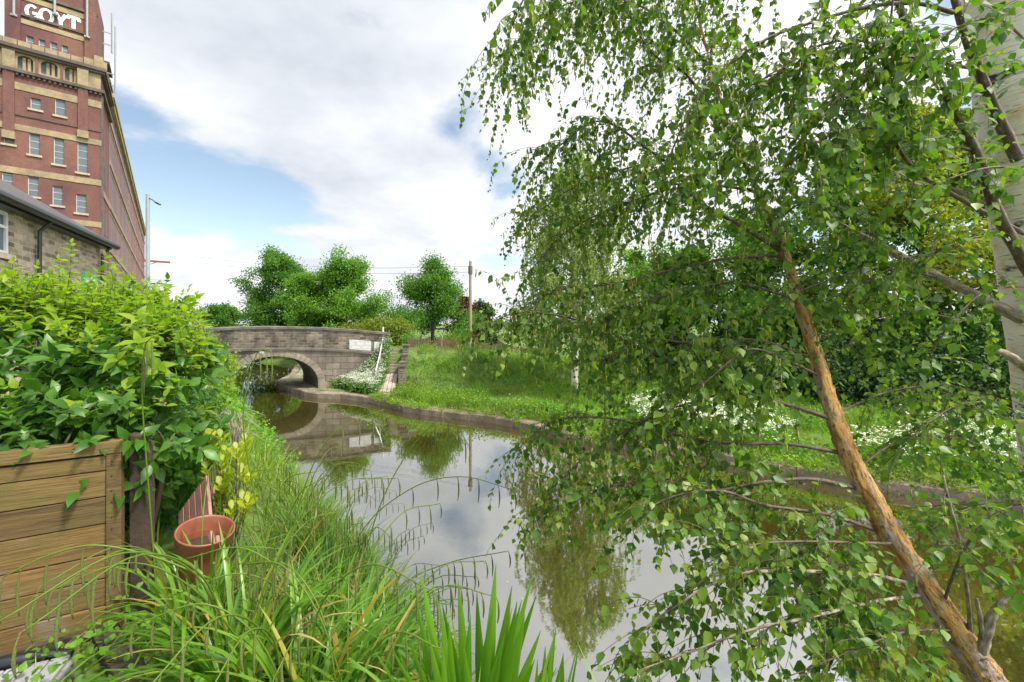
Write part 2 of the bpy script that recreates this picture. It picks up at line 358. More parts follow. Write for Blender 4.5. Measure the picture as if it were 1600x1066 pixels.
scene.cycles.max_bounces = 8; scene.cycles.transmission_bounces = 4
# ================================================================ built things
M_BLACK = plain('black paint', (.02,.02,.022), .35, .2)
M_WHITE = plain('white paint', (.72,.72,.70), .5, .12, 4)
M_WHITEWASH = brickmat('whitewashed stone', (.62,.62,.60), (.68,.68,.66), (.42,.42,.40), .46, .2, .012, None, .3)
M_GREYMETAL = plain('grey galvanised metal', (.27,.29,.31), .45, .12, 3, .05)
M_RUST = plain('red oxide steel', (.22,.06,.045), .6, .3, 3)
# ---------------------------------------------------------------- canal bridge
M_PARA = brickmat('bridge parapet stone', (.32,.26,.19), (.085,.072,.060), (.30,.25,.19), .38, .15, .022, (.040,.033,.028), .9, scale_noise=1.1, dirt_amt=.9, vert=.35)
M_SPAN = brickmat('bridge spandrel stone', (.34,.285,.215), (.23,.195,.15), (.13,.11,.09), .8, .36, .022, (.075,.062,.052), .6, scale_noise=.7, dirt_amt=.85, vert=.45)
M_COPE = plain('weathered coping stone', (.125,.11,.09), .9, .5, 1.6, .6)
M_SOFFIT = brickmat('dark arch stone', (.15,.125,.10), (.085,.07,.058), (.05,.042,.036), .8, .3, .014, (.02,.017,.015), .6, axes='yz', scale_noise=.8)  # darker stone tone for the arch lining and the far ring
BR = empty('canal_bridge', (BO[0], BO[1], 0), math.atan2(BE[1], BE[0]), label='humpbacked stone canal bridge with a single dark arch over the water', cat='bridge')
US = [-9.2, 4.05]
hump = lambda u: -.0098*(u+2.3)**2
zcop = lambda u: 3.92+hump(u); zstr = lambda u: 2.72+hump(u)
ARC_C, ARC_R = -2.25, 2.25
def arch(u): return .72+1.5*math.sqrt(max(0, 1-((u-ARC_C)/ARC_R)**2))
def sh(u, v, z): return (u+BSK*v/BD, v, z)
uu = sorted(set(list(np.linspace(US[0], -4.5, 14))+[ARC_C-ARC_R*math.cos(a) for a in np.linspace(0, math.pi, 41)]+list(np.linspace(0, US[1], 12))))
wl = MB()
for a, b in zip(uu[:-1], uu[1:]):
    op = a >= -4.5001 and b <= .0001
    z0a, z0b = (arch(a), arch(b)) if op else (-.7, -.7)
    za, zb = zstr(a)-.09, zstr(b)-.09
    wl.add([sh(a,0,z0a), sh(b,0,z0b), sh(b,0,zb), sh(a,0,za)], [(0,1,2,3)])
    wl.add([sh(a,BD,z0a), sh(b,BD,z0b), sh(b,BD,zb), sh(a,BD,za)], [(3,2,1,0)])
    wl.add([sh(a,.02,za-.05), sh(b,.02,zb-.05), sh(b,BD-.02,zb-.05), sh(a,BD-.02,za-.05)], [(0,1,2,3)])
for u in US: wl.add([sh(u,0,-.7), sh(u,BD,-.7), sh(u,BD,zstr(u)-.09), sh(u,0,zstr(u)-.09)], [(0,1,2,3) if u > 0 else (3,2,1,0)])
wl.build('spandrel_wall', M_SPAN, BR)
so_ = MB(); aa = [ARC_C-ARC_R*math.cos(a) for a in np.linspace(0, math.pi, 41)]
prof = [(-4.5, -.7)]+[(a, arch(a)) for a in aa]+[(0, -.7)]; nv = 10
V = [sh(u, v, z) for v in np.linspace(0.0, BD, nv) for u, z in prof]; k = len(prof)
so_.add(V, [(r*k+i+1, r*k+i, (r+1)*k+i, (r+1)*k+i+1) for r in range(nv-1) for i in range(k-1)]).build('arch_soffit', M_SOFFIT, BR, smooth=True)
for v0, o in ((0, -1), (BD, 1)):                     # voussoirs of the near and far arch face
    ring = MB(); nvs = 25; th = np.linspace(0, math.pi, nvs+1)
    pt = lambda a, r: (ARC_C-(ARC_R+r)*math.cos(a), .72+(1.5+r)*math.sin(a))
    for a, b in zip(th[:-1], th[1:]):
        g = .006; r1 = .36 if abs(a+b-math.pi) > .2 else .40
        q = [pt(a+g, 0), pt(b-g, 0), pt(b-g, r1), pt(a+g, r1)]
        ring.prism([sh(x, v0-o*.1, z) for x, z in (q if o > 0 else q[::-1])], np.array(sh(0, o*.125, 0)))
    for s in (-1, 1):                                # stones of the jambs below the springing
        for z in (.0, .37):
            x0, x1 = (ARC_C+ARC_R, ARC_C+ARC_R+.36+.12*(z > 0)) if s > 0 else (ARC_C-ARC_R-.36-.12*(z > 0), ARC_C-ARC_R)
            ring.prism([sh(x0,v0-o*.1,z), sh(x1,v0-o*.1,z), sh(x1,v0-o*.1,z+.36), sh(x0,v0-o*.1,z+.36)], np.array(sh(0,o*.125,0)))
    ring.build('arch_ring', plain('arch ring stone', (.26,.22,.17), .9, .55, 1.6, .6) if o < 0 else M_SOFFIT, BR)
for side, (v0, v1) in enumerate(((.04, .40), (BD-.40, BD-.04))):
    pm, cm, st = MB(), MB(), MB(); us = np.linspace(US[0], US[1], 15)
    for a, b in zip(us[:-1], us[1:]):
        A = [sh(a,v0,zstr(a)-.10), sh(a,v1,zstr(a)-.10), sh(a,v1,zcop(a)-.15), sh(a,v0,zcop(a)-.15)]; B = [sh(b,v0,zstr(b)-.10), sh(b,v1,zstr(b)-.10), sh(b,v1,zcop(b)-.15), sh(b,v0,zcop(b)-.15)]
        pm.add(A+B, [(0,4,7,3),(1,2,6,5)]+([(0,3,2,1)] if a == us[0] else [])+([(4,5,6,7)] if b == us[-1] else []))
    for a, b in zip(us[:-1], us[1:]):
        b2 = b-.010; j = rng.normal()*.006
        for mbx, zf, h, y0, y1 in ((cm, zcop, .15, v0-.06, v1+.06), (st, zstr, .16, (v0-.13 if side == 0 else v0+.1), (v1-.1 if side == 0 else v1+.13))):
            z = lambda u: zf(u)+j
            hh = [(y0, -h), (y0, -.03), (y0+.05, 0), (y1-.05, 0), (y1, -.03), (y1, -h)] if mbx is cm else [(y0, -h), (y0, -.04), (y0+.04, 0), (y1-.01, 0), (y1, -.02), (y1, -h)]
            A = [sh(a, y, z(a)+d) for y, d in hh]; B = [sh(b2, y, z(b2)+d) for y, d in hh]
            mbx.add(A+B, [(0,1,2,3,4,5),(11,10,9,8,7,6)]+[(i, i+6, (i+1) % 6+6, (i+1) % 6) for i in range(6)])
    pm.build('parapet', M_PARA, BR); cm.build('coping', M_COPE, BR); st.build('string_course', M_COPE, BR)
    if side == 0:
        for u0, u1 in ((1.72, 2.93), (3.10, 3.66)):          # limewashed patches on the parapet
            p = MB(); p.add([sh(u0,v0-.012,zstr(u0)+.02), sh(u1,v0-.012,zstr(u1)+.02), sh(u1,v0-.012,zstr(u1)+.60-.02*(u1-1.7)), sh(u0,v0-.012,zstr(u0)+.58)]+[sh(u0,v0+.02,zstr(u0)+.02), sh(u1,v0+.02,zstr(u1)+.02), sh(u1,v0+.02,zstr(u1)+.60), sh(u0,v0+.02,zstr(u0)+.58)], [(0,1,2,3),(4,7,6,5),(3,2,6,7),(0,4,5,1),(0,3,7,4),(1,5,6,2)])
            p.build('whitewashed_patch', M_WHITEWASH, BR)
pl_ = MB(); ov = [(-2.98+.135*math.cos(a), -.045, 2.46+.075*math.sin(a)) for a in np.linspace(0, 2*math.pi, 25)[:-1]]
pl_.prism(ov[::-1], (0, .05, 0)); npl = pl_.build('number_plate', M_WHITE, BR)
dg = MB(); pts = [(-.028,.040),(-.008,.050),(.018,.046),(.028,.028),(.012,.006),(-.006,.002),(.016,-.002),(.031,-.022),(.016,-.046),(-.010,-.052),(-.030,-.042)]
for a, b in zip(pts[:-1], pts[1:]): dg.bar((-2.98+a[0], -.049, 2.46+a[1]), (-2.98+b[0], -.049, 2.46+b[1]), .008, .013, up=(0,1,0))
dg.build('digit', M_BLACK, npl)
dk = MB(); dk.add([sh(US[0],.42,2.62+hump(US[0])), sh(US[1],.42,2.55+hump(US[1])), sh(US[1],BD-.42,2.55+hump(US[1])), sh(US[0],BD-.42,2.62+hump(US[0]))], [(0,1,2,3)])
dk.build('deck', plain('old asphalt', (.06,.06,.06), .9), BR)
# ---------------------------------------------------------------- steps, side walls, handrail up to the road
M_WALLST = brickmat('dry stone walling', (.30,.245,.18), (.20,.165,.12), (.10,.085,.07), .36, .13, .016, (.08,.08,.04), .9, axes='auto', scale_noise=1.5)
M_STEP = plain('worn step stone', (.23,.19,.155), .9, .35, 2.2, .5)
S0, S1 = np.array([-6.75, 22.75, .42]), np.array([-7.05, 25.25, 2.55])
stair = empty('stone_steps', tuple(S0), label='worn stone steps with a cobbled lower ramp climbing beside the bridge end', cat='steps')
d = (S1-S0)[:2]; run = np.linalg.norm(d); d = d/run; sx = np.array([d[1], -d[0]])
def stp(a, s, z): return (*(d*a+sx*s), z)          # along, across, height above the foot
ms = MB(); nst = 8; a0, z0 = 1.35, .78
for i in range(nst):
    a1, a2 = a0+(run-a0)*i/nst, a0+(run-a0)*(i+1)/nst+.05; z1 = z0+(S1[2]-S0[2]-z0)*(i+1)/nst
    ms.add([stp(a1,-.48,z1-.6), stp(a2,-.48,z1-.6), stp(a2,.48,z1-.6), stp(a1,.48,z1-.6), stp(a1-.03,-.5,z1), stp(a2,-.5,z1), stp(a2,.5,z1), stp(a1-.03,.5,z1)], [(0,1,2,3),(7,6,5,4),(4,5,1,0),(5,6,2,1),(6,7,3,2),(7,4,0,3)])
ms.build('treads', M_STEP, stair, bevel=.015)
mr = MB()
for i in range(12):
    for j in range(4):
        a1, a2 = a0*i/12-.1, a0*(i+1)/12-.115; s1, s2 = -.44+.22*j, -.44+.22*(j+1)-.02; z1 = .02+z0*(i+.5)/12+rng.normal()*.012
        mr.add([stp(a1,s1,z1-.25), stp(a2,s1,z1-.25), stp(a2,s2,z1-.25), stp(a1,s2,z1-.25), stp(a1,s1,z1-.03), stp(a2,s1,z1+.04), stp(a2,s2,z1+.04), stp(a1,s2,z1-.03)], [(0,1,2,3),(7,6,5,4),(4,5,1,0),(5,6,2,1),(6,7,3,2),(7,4,0,3)])
mr.build('cobbled_ramp', plain('pinkish cobbles', (.36,.29,.25), .9, .3, 3, .5), stair, bevel=.02)
wr = empty('step_wall', tuple(S0), label='low stepped stone wall on the grassy right side of the stone steps', cat='wall')
for k, (a1, a2, zt, wd) in enumerate(((.3, .72, 1.28, .36), (.75, 1.5, 1.42, .24), (1.52, 2.0, 1.82, .28), (2.02, 2.5, 2.32, .32))):
    x0 = .56; b = MB(); b.add([stp(a1,x0,-.3), stp(a2,x0,-.3), stp(a2,x0+wd,-.3), stp(a1,x0+wd,-.3), stp(a1,x0,zt), stp(a2,x0,zt), stp(a2,x0+wd,zt), stp(a1,x0+wd,zt)], [(0,1,2,3),(7,6,5,4),(4,5,1,0),(5,6,2,1),(6,7,3,2),(7,4,0,3)])
    b.build('pier' if k in (0, 3) else 'wall_section', M_WALLST, wr)
    b = MB(); x1, x2 = x0-.04, x0+wd+.04; b.add([stp(a1-.04,x1,zt), stp(a2+.01,x1,zt), stp(a2+.01,x2,zt), stp(a1-.04,x2,zt), stp(a1-.04,x1,zt+.09), stp(a2+.01,x1,zt+.09), stp(a2+.01,x2,zt+.09), stp(a1-.04,x2,zt+.09)], [(0,1,2,3),(7,6,5,4),(4,5,1,0),(5,6,2,1),(6,7,3,2),(7,4,0,3)])
    b.build('capstone', M_COPE, wr)
hr = empty('handrail', tuple(S0), label='white handrail with black banded posts on the left of the stone steps', cat='handrail')
q0, q1, q2 = np.array(stp(.25,-.62,.1)), np.array(stp(1.4,-.62,.95)), np.array(stp(2.42,-.62,2.1))
for q, h in ((q0, 1.0), (q1, .95), (q2, 1.35)):
    b = MB(); b.tube([q-np.array([0,0,.4]), q+np.array([0,0,h])], [.045,.045], 10); po = b.build('post', M_WHITE if h > 1.2 else plain('grey weathered post', (.30,.27,.23), .8), hr, smooth=False)
b = MB(); b.tube([q0+np.array([0,0,1.0]), q1+np.array([0,0,.93]), q2+np.array([0,0,.75])], [.032]*3, 8); b.build('rail', M_WHITE, hr, smooth=True)
b = MB(); b.tube([q0+np.array([.012,-.02,.35]), q0+np.array([.012,-.02,.75])], [.05,.05], 10); b.build('black_band', M_BLACK, hr)
q = np.array(stp(2.42,-.70,2.1))
gp = MB(); gp.box(q[0]-.22+S0[0]-.1, q[0]+.02+S0[0]-.1, q[1]+S0[1]-.25, q[1]+S0[1]+.02, .8, 2.62); gp.build('bridge_end_pier', M_WALLST, None, label='short square stone pier between the bridge end and the handrail', cat='pier')
# ---------------------------------------------------------------- picket fence on the embankment
M_PICK = plain('weathered brown fencing', (.17,.105,.07), .85, .4, 3, .4)
fpts = [P(640,546,27.3), P(690,549,28.0), P(742,553,28.8), P(786,556,29.6), P(840,560,30.4)]
fpts = [np.array([p[0], p[1], float(ground(p[0], p[1]))]) for p in fpts]
fz = [.14+P(640,531,27.3)[2], P(690,533.5,28.0)[2]+.14, P(742,538,28.8)[2]+.14, P(786,541,29.6)[2]+.14, P(840,546,30.4)[2]]
pf = empty('picket_fence', tuple(fpts[0]), label='brown wooden picket fence along the top of the grassy embankment', cat='fence')
o0 = fpts[0]; rails = MB(); pk = []
for k in range(len(fpts)):
    b = MB(); x, y, z = fpts[k]-o0; b.box(x-.06, x+.06, y-.06, y+.06, z-.4, fz[k]-o0[2]+.08); b.build('post', plain('grey post', (.22,.18,.14), .9) if k == 1 else M_PICK, pf)
    if k < len(fpts)-1:
        a, c = fpts[k]-o0, fpts[k+1]-o0; ta, tc = fz[k]-o0[2], fz[k+1]-o0[2]
        for dz in (.18, .62): rails.bar((a[0], a[1]+.05, ta-dz), (c[0], c[1]+.05, tc-dz), .05, .09)
        n_ = int(np.linalg.norm(c-a)/.135)
        for i in range(n_):
            f = (i+.5)/n_; p = a+(c-a)*f; tz = ta+(tc-ta)*f+rng.normal()*.012
            if rng.random() < .04: continue
            b = MB(); b.box(p[0]-.045, p[0]+.045, p[1]-.012, p[1]+.012, p[2]-.05, tz); pk.append(b)
rails.build('rails', M_PICK, pf)
for b in pk[:98]: b.build('picket', M_PICK, pf)
# ---------------------------------------------------------------- utility pole and wires
p0 = P(735, 540, 32.5); p0[2] = float(ground(p0[0], p0[1])); ztop = P(735, 409, 32.5)[2]
t = NT('creosoted pole wood'); o = t.obj(); c = t.ramp(t.noise(t.map(o, (6, 6, .5)), 2, 5).outputs[0], [(.3, (.20,.16,.10)), (.7, (.36,.30,.20))]); M_POLE = t.done(t.bsdf(c, .9, t.bump(t.noise(t.map(o, (9, 9, .6)), 4, 4).outputs[0], .5, .02)))
up = empty('utility_pole', tuple(p0), label='tall bare wooden utility pole behind the picket fence', cat='utility pole')
b = MB(); b.tube([(0,0,-.6), (0,0,3), (0,0,ztop-p0[2])], [.135,.12,.10], 14); b.build('pole', M_POLE, up, smooth=False)
b = MB(); b.tube([(0,0,ztop-p0[2]-.95), (0,0,ztop-p0[2]-.35)], [.17,.17], 14); b.build('collar', plain('dark pole fitting', (.12,.10,.08), .7), up)
b = MB(); b.tube([(0,0,ztop-p0[2]), (0,0,ztop-p0[2]+.14)], [.12,.05], 14); b.build('cap', M_GREYMETAL, up)
for dz, zl in ((.35, 12.6), (.8, 11.9)):
    a, e = np.array([p0[0], p0[1], ztop-dz]), np.array([-46., 55., zl+1.0]); s = np.linspace(0, 1, 24)[:, None]
    pts = a+(e-a)*s-np.array([0,0,1.])*(4*.9*s*(1-s)); V, F, _ = tube(pts, .012, 4)
    o = link('overhead_wire', npmesh('wire', V, F), M_BLACK, label='thin overhead wire running left from the utility pole, '+('the upper one' if dz < .5 else 'the lower one'), cat='wire', group='overhead wires')
# ---------------------------------------------------------------- street lamp
lp = P(231, 430, 22); lz = float(ground(lp[0], lp[1])); zt = P(231, 305, 22)[2]-lz
lamp = empty('street_lamp', (lp[0], lp[1], lz), label='tall grey street lamp with a small angled head beside the brick mill', cat='street lamp')
b = MB(); b.tube([(0,0,0), (0,0,1.6), (0,0,1.62), (0,0,zt)], [.13,.13,.11,.085], 14); b.build('column', M_GREYMETAL, lamp, smooth=False)
b = MB(); b.tube([(0,0,zt-.12), (.25,0,zt-.26), (.45,0,zt-.40)], [.025]*3, 8); b.build('arm', M_BLACK, lamp, smooth=True)
b = MB(); b.lathe([(.0,-.06),(.08,-.05),(.12,0),(.09,.05),(0,.07)], n=16); hd = b.build('lamp_head', M_BLACK, lamp, smooth=True); hd.location = (.52, 0, zt-.44); hd.scale = (1.6, .9, .8); hd.rotation_euler = (0, .45, 0)
b = MB(); b.cyl((0, 0), .086, .086, zt, zt+.03, 14); b.build('cap', M_GREYMETAL, lamp)
# ---------------------------------------------------------------- stone house at the left
HD = unit(np.array([-.474, .881])); HNm = np.array([HD[1], -HD[0]])       # wall runs along HD; outward normal points right
HY = 13.75; HO = np.array([(156-800)/FPX*HY, HY]); hang = math.atan2(HD[1], HD[0])
house = empty('stone_house', (HO[0], HO[1], 2.1), hang, label='buff stone house with black gutter and slate eave at the left edge', cat='house')
# local x along HD (negative = nearer), local -y = outwards to the canal
def hpx(px, py):
    k = (px-800)/FPX; a = (HO[0]-k*HO[1])/(k*HD[1]-HD[0]); Yd = HO[1]+a*HD[1]; return a, CZ-(py-HZ)/FPX*Yd-2.1
ez = hpx(168, 388)[1]
M_HST = brickmat('buff coursed stone', (.58,.47,.33), (.17,.12,.085), (.55,.47,.36), .34, .115, .014, (.10,.08,.06), .9, scale_noise=2., dirt_amt=.4)
wx0, wz1 = hpx(16, 330)[0], hpx(10, 331)[1]; wz0 = hpx(14, 398)[1]; wx1 = wx0; wx0 = wx1-1.25
hw = MB(); Lh = 9.5; dp = 6.
for (x0, x1, z0, z1) in ((-Lh, wx0, -.3, ez), (wx0, wx1, -.3, wz0), (wx0, wx1, wz1, ez), (wx1, 0, -.3, ez)): hw.add([(x0,0,z0),(x1,0,z0),(x1,0,z1),(x0,0,z1)], [(0,1,2,3)])
for a, b_ in (((wx0, wz0), (wx1, wz0)), ((wx1, wz0), (wx1, wz1)), ((wx1, wz1), (wx0, wz1)), ((wx0, wz1), (wx0, wz0))): hw.add([(a[0],0,a[1]),(b_[0],0,b_[1]),(b_[0],.12,b_[1]),(a[0],.12,a[1])], [(0,1,2,3)])
hw.add([(0,0,-.3),(0,dp,-.3),(0,dp,ez),(0,dp/2,ez+2.0),(0,0,ez)], [(0,1,2,3,4)]); hw.add([(-Lh,0,-.3),(-Lh,dp,-.3),(-Lh,dp,ez),(-Lh,dp/2,ez+2.),(-Lh,0,ez)], [(4,3,2,1,0)]); hw.add([(0,dp,-.3),(-Lh,dp,-.3),(-Lh,dp,ez),(0,dp,ez)], [(0,1,2,3)])
hw.build('wall', M_HST, house)
rf = MB()
for s in (0, 1):
    y0, y1 = (-.30, dp/2) if s == 0 else (dp+.30, dp/2)
    a = [(-Lh-.1, y0, ez+.02), (.16, y0, ez+.02), (.16, y1, ez+2.22), (-Lh-.1, y1, ez+2.22)]; rf.prism(a if s == 0 else a[::-1], (0, 0, .09))
t = NT('grey slate'); o = t.obj(); sp_ = t.n('SeparateXYZ', {0: o}); v = t.n('CombineXYZ', {0: sp_.outputs[0], 1: sp_.outputs[1]}).outputs[0]
b_ = t.n('TexBrick', {'Vector': v, 'Color1': (.06,.054,.054,1), 'Color2': (.10,.082,.076,1), 'Mortar': (.03,.03,.03,1), 'Scale': 1., 'Mortar Size': .012, 'Brick Width': .32, 'Row Height': .24}); M_SLATE = t.done(t.bsdf(b_.outputs[0], .7, t.bump(b_.outputs[1], .6, -.02)))
rf.build('roof', M_SLATE, house)
g = MB(); g.bar((-Lh-.1,-.12,ez-.06), (.14,-.12,ez-.06), .26, .12); g.build('soffit', M_BLACK, house)
g = MB(); g.tube([(-Lh-.1,-.36,ez+.0), (.22,-.36,ez+.0)], [.10,.10], 10); g.build('gutter', M_BLACK, house, smooth=False)
xd = hpx(54, 420)[0]
for x, zb in ((xd, -.2), (-.10, .0)):
    g = MB(); g.tube([(x+.05,-.30,ez-.05), (x,-.09,ez-.32), (x,-.07,zb)], [.042]*3, 8); dpipe = g.build('downpipe', M_BLACK, house, smooth=False)
zb_ = hpx(50, 436)[1]
g = MB(); g.tube([(xd,-.075,zb_), (xd+.35,-.08,zb_+.06), (xd+.6,-.08,zb_+.06)], [.04]*3, 8); g.build('waste_pipe', M_BLACK, house, smooth=True)
wf = MB(); fr = .07
for (x0, x1, z0, z1) in ((wx0, wx1, wz0, wz0+fr), (wx0, wx1, wz1-fr, wz1), (wx0, wx0+fr, wz0+fr, wz1-fr), (wx1-fr, wx1, wz0+fr, wz1-fr), (wx1-.50, wx1-.43, wz0+fr, wz1-fr), (wx1-.43, wx1-fr, wz1-.36, wz1-.30)): wf.box(x0, x1, .03, .10, z0, z1)
win = wf.build('window', M_WHITE, house)
M_PANE = plain('dark window glass', (.10,.12,.14), .06, .15, 2, 0.)
g = MB(); g.box(wx0+.02, wx1-.02, .075, .085, wz0+.02, wz1-.02); g.build('pane', M_PANE, win)
g = MB(); g.box(wx0-.08, wx1+.08, -.06, .12, wz0-.12, wz0-.002); g.build('sill', plain('sandstone sill', (.42,.36,.27), .9), win)
# sign on the house wall
sx0, sz1 = hpx(127, 425); sx1, _ = hpx(151, 430); sz0 = hpx(128, 470)[1]
sg = empty('wall_sign', (HO[0], HO[1], 2.1), hang, label='teal sign with arched cream lettering on the stone house wall', cat='sign')
g = MB(); g.box(sx0, sx1, -.05, -.01, sz0, sz1); g.build('board', plain('teal sign paint', (.02,.34,.28), .4, .08), sg)
g = MB(); wS, hS = sx1-sx0, sz1-sz0; cxs = (sx0+sx1)/2
for x0, x1, z0, z1 in ((sx0+.03, sx1-.03, sz1-.055, sz1-.04), (sx0+.03, sx1-.03, sz0+.04, sz0+.055), (sx0+.03, sx0+.045, sz0+.055, sz1-.055), (sx1-.045, sx1-.03, sz0+.055, sz1-.055)): g.box(x0, x1, -.054, -.045, z0, z1)
g.build('border', plain('dark teal', (.01,.16,.14), .4), sg)
g = MB()
for i in range(9):                                        # arched line of lettering, too small to read
    a = math.radians(155-i*16.2); r = wS*.40; cz_ = sz1-hS*.50; c_, s_ = math.cos(a), math.sin(a)
    q = [(cxs+rr*c_*1.0+dx*s_, -.056, cz_+rr*.62*s_-dx*c_) for rr, dx in ((r-.09,-.035),(r+.08,-.035),(r+.08,.035),(r-.09,.035))]; g.prism(q[::-1], (0,.008,0))
for i in range(8): g.box(sx0+.08+i*(wS-.16)/8, sx0+.05+(i+1)*(wS-.16)/8, -.056, -.048, sz1-hS*.60, sz1-hS*.48)
g.build('lettering', plain('cream lettering', (.72,.58,.30), .5, .05), sg)
g = MB()
for i in range(6): g.box(cxs-.16+i*.055, cxs-.125+i*.055, -.056, -.048, sz0+hS*.14, sz0+hS*.22)
g.build('small_lettering', M_WHITE, sg)
# ---------------------------------------------------------------- brick mill
MX = np.array([-44.3, 45.5]); MA = math.atan2(.632, .775)
mill = empty('brick_mill', (MX[0], MX[1], 1.6), MA, label='huge red brick cotton mill with tower lettered GOYT and yellow bands', cat='mill')
dx_, dy_ = np.array([math.cos(MA), math.sin(MA)]), np.array([-math.sin(MA), math.cos(MA)])
def mf(px, py, off=0.):
    """front face: picture position -> local x, z"""
    k = (px-800)/FPX; o = MX+dy_*off; s = (k*o[1]-o[0])/(dx_[0]-k*dx_[1]); return s, CZ-(py-HZ)/FPX*(o[1]+s*dx_[1])-1.6
M_BRICK = brickmat('red mill brick', (.235,.082,.052), (.15,.052,.036), (.25,.16,.13), .24, .085, .012, (.105,.040,.045), .3, axes='auto', scale_noise=.22, dirt_amt=.95, vert=.6)
M_PURP = brickmat('pale weathered side brick', (.44,.30,.26), (.37,.245,.215), (.36,.27,.24), .24, .085, .012, (.20,.10,.10), .3, axes='yz', scale_noise=.12, dirt_amt=.6, vert=.5)
M_SIDEB = brickmat('paler side brick', (.33,.15,.115), (.26,.115,.09), (.30,.2,.18), .24, .085, .012, (.20,.09,.08), .3, axes='yz', scale_noise=.12, dirt_amt=.6, vert=.5)
M_YEL = brickmat('yellow mill brick', (.46,.35,.19), (.38,.285,.15), (.33,.27,.18), .24, .085, .012, (.17,.13,.09), .3, axes='auto', scale_noise=.5, dirt_amt=.75)
M_DARKST = plain('sooty cornice stone', (.10,.075,.065), .9, .5, .8, .5)
M_BOARD = plain('blue grey window boarding', (.10,.13,.15), .55, .14, 1., .05)
M_SIDEWIN = plain('dark mill window', (.045,.02,.022), .35, .3, .5, 0)
M_LEAD = plain('roof felt', (.07,.07,.07), .9)
TW, TD, ZTW, ZM, ZS = 7.0, 7.2, None, None, 31.0
ZC = mf(120, 98)[1]                       # top of the upper cornice
ZT = mf(110, 2)[1]+1.3                    # top of the tower
# front window holes: (px0, px1, py top, py bottom)
fw = [(5.6,22,203,225),(45.5,62,210,242),(84,100,217,257),(121,137,224,270),(3,20,262,293),(43.5,60.5,277,307),(82,98,291,321),(119,135,304,333),(47.5,64,154,171),(86,102,155,181),
      (39,51,53,69),(58.5,69,58.5,74),(77,88,63,78),(95,105,68,82), (-40,-24,196,222),(-42,-25,250,280),(2,19,335,366),(42.5,59.5,349,380),(-30,-14,318,348)]
holes = []
for a, b, t_, bo in fw:
    x0, zt_ = mf(a, t_); x1, _ = mf(b, t_); zb_ = mf((a+b)/2, bo)[1]; holes.append((x0, x1, zb_, mf((a+b)/2, t_)[1]))
body, yel, drk = MB(), MB(), MB()
def wall_with_holes(mb, x0, x1, z0, z1, hs, y=0., dep=.22):
    zs = sorted(set([z0, z1]+[h[2] for h in hs]+[h[3] for h in hs]))
    for za, zb in zip(zs[:-1], zs[1:]):
        cur = sorted([h for h in hs if h[2] <= za+1e-6 and h[3] >= zb-1e-6]); xs = x0
        for h in cur+[(x1, x1, 0, 0)]:
            if h[0] > xs+1e-6: mb.add([(xs,y,za),(h[0],y,za),(h[0],y,zb),(xs,y,zb)], [(0,1,2,3)])
            xs = h[1]
    for h in hs:
        a, b, c, d_ = h; mb.add([(a,y,c),(b,y,c),(b,y,d_),(a,y,d_),(a,y+dep,c),(b,y+dep,c),(b,y+dep,d_),(a,y+dep,d_)], [(0,1,5,4),(1,2,6,5),(2,3,7,6),(3,0,4,7)])
LW = -16.
low = [h for h in holes if h[3] < ZC-2]; att = [h for h in holes if h[3] >= ZC-2]
# arched openings of the arcade storey
arcs = []
for a, b, t_, bo in ((27,52,88,110),(64,90,96.5,118),(101,124,106,128)):
    x0, x1 = mf(a, bo)[0], mf(b, bo)[0]; zt_, zb_ = mf((a+b)/2, t_)[1], mf((a+b)/2, bo)[1]; arcs.append((x0, x1, zb_, zt_))
zar0 = min(a[2] for a in arcs); ZD = mf(75, 122)[1]           # dentil cornice level
wall_with_holes(body, LW, 0, -.4, ZD, [h for h in low if h[3] < ZD])
def arcade(mb, x0, x1, z0, z1, A):
    xs = x0
    for a, b, zb, zt_ in A:
        mb.add([(xs,0,z0),(a,0,z0),(a,0,z1),(xs,0,z1)], [(0,1,2,3)])
        mb.add([(a,0,z0),(b,0,z0),(b,0,zb),(a,0,zb)], [(0,1,2,3)])
        n = 12; r = min((b-a)*.32, zt_-zb-.3); pts = [(a+(b-a)*i/n, zt_-r+r*math.sqrt(max(0, 1-(2*i/n-1)**2))) for i in range(n+1)]
        for p, q in zip(pts[:-1], pts[1:]):
            mb.add([(p[0],0,p[1]),(q[0],0,q[1]),(q[0],0,z1),(p[0],0,z1)], [(0,1,2,3)]); mb.add([(p[0],0,p[1]),(p[0],.5,p[1]),(q[0],.5,q[1]),(q[0],0,q[1])], [(0,1,2,3)])
        for x in (a, b): mb.add([(x,0,zb),(x,.5,zb),(x,.5,pts[0][1]),(x,0,pts[0][1])], [(0,1,2,3)])
        mb.add([(a,0,zb),(b,0,zb),(b,.5,zb),(a,.5,zb)], [(0,1,2,3)]); xs = b
    mb.add([(xs,0,z0),(x1,0,z0),(x1,0,z1),(xs,0,z1)], [(0,1,2,3)])
XL = mf(8, 60)[0]                                              # left edge of the tower
arcade(yel, LW, 0, ZD, ZC, arcs)
# tower block above the cornice, set back a little
TB = .45; hs2 = [(a, b, c, d_) for a, b, c, d_ in att]
XR = mf(150, 30, TB)[0]
wall_with_holes(body, XL, XR, ZC, ZT, hs2, TB)
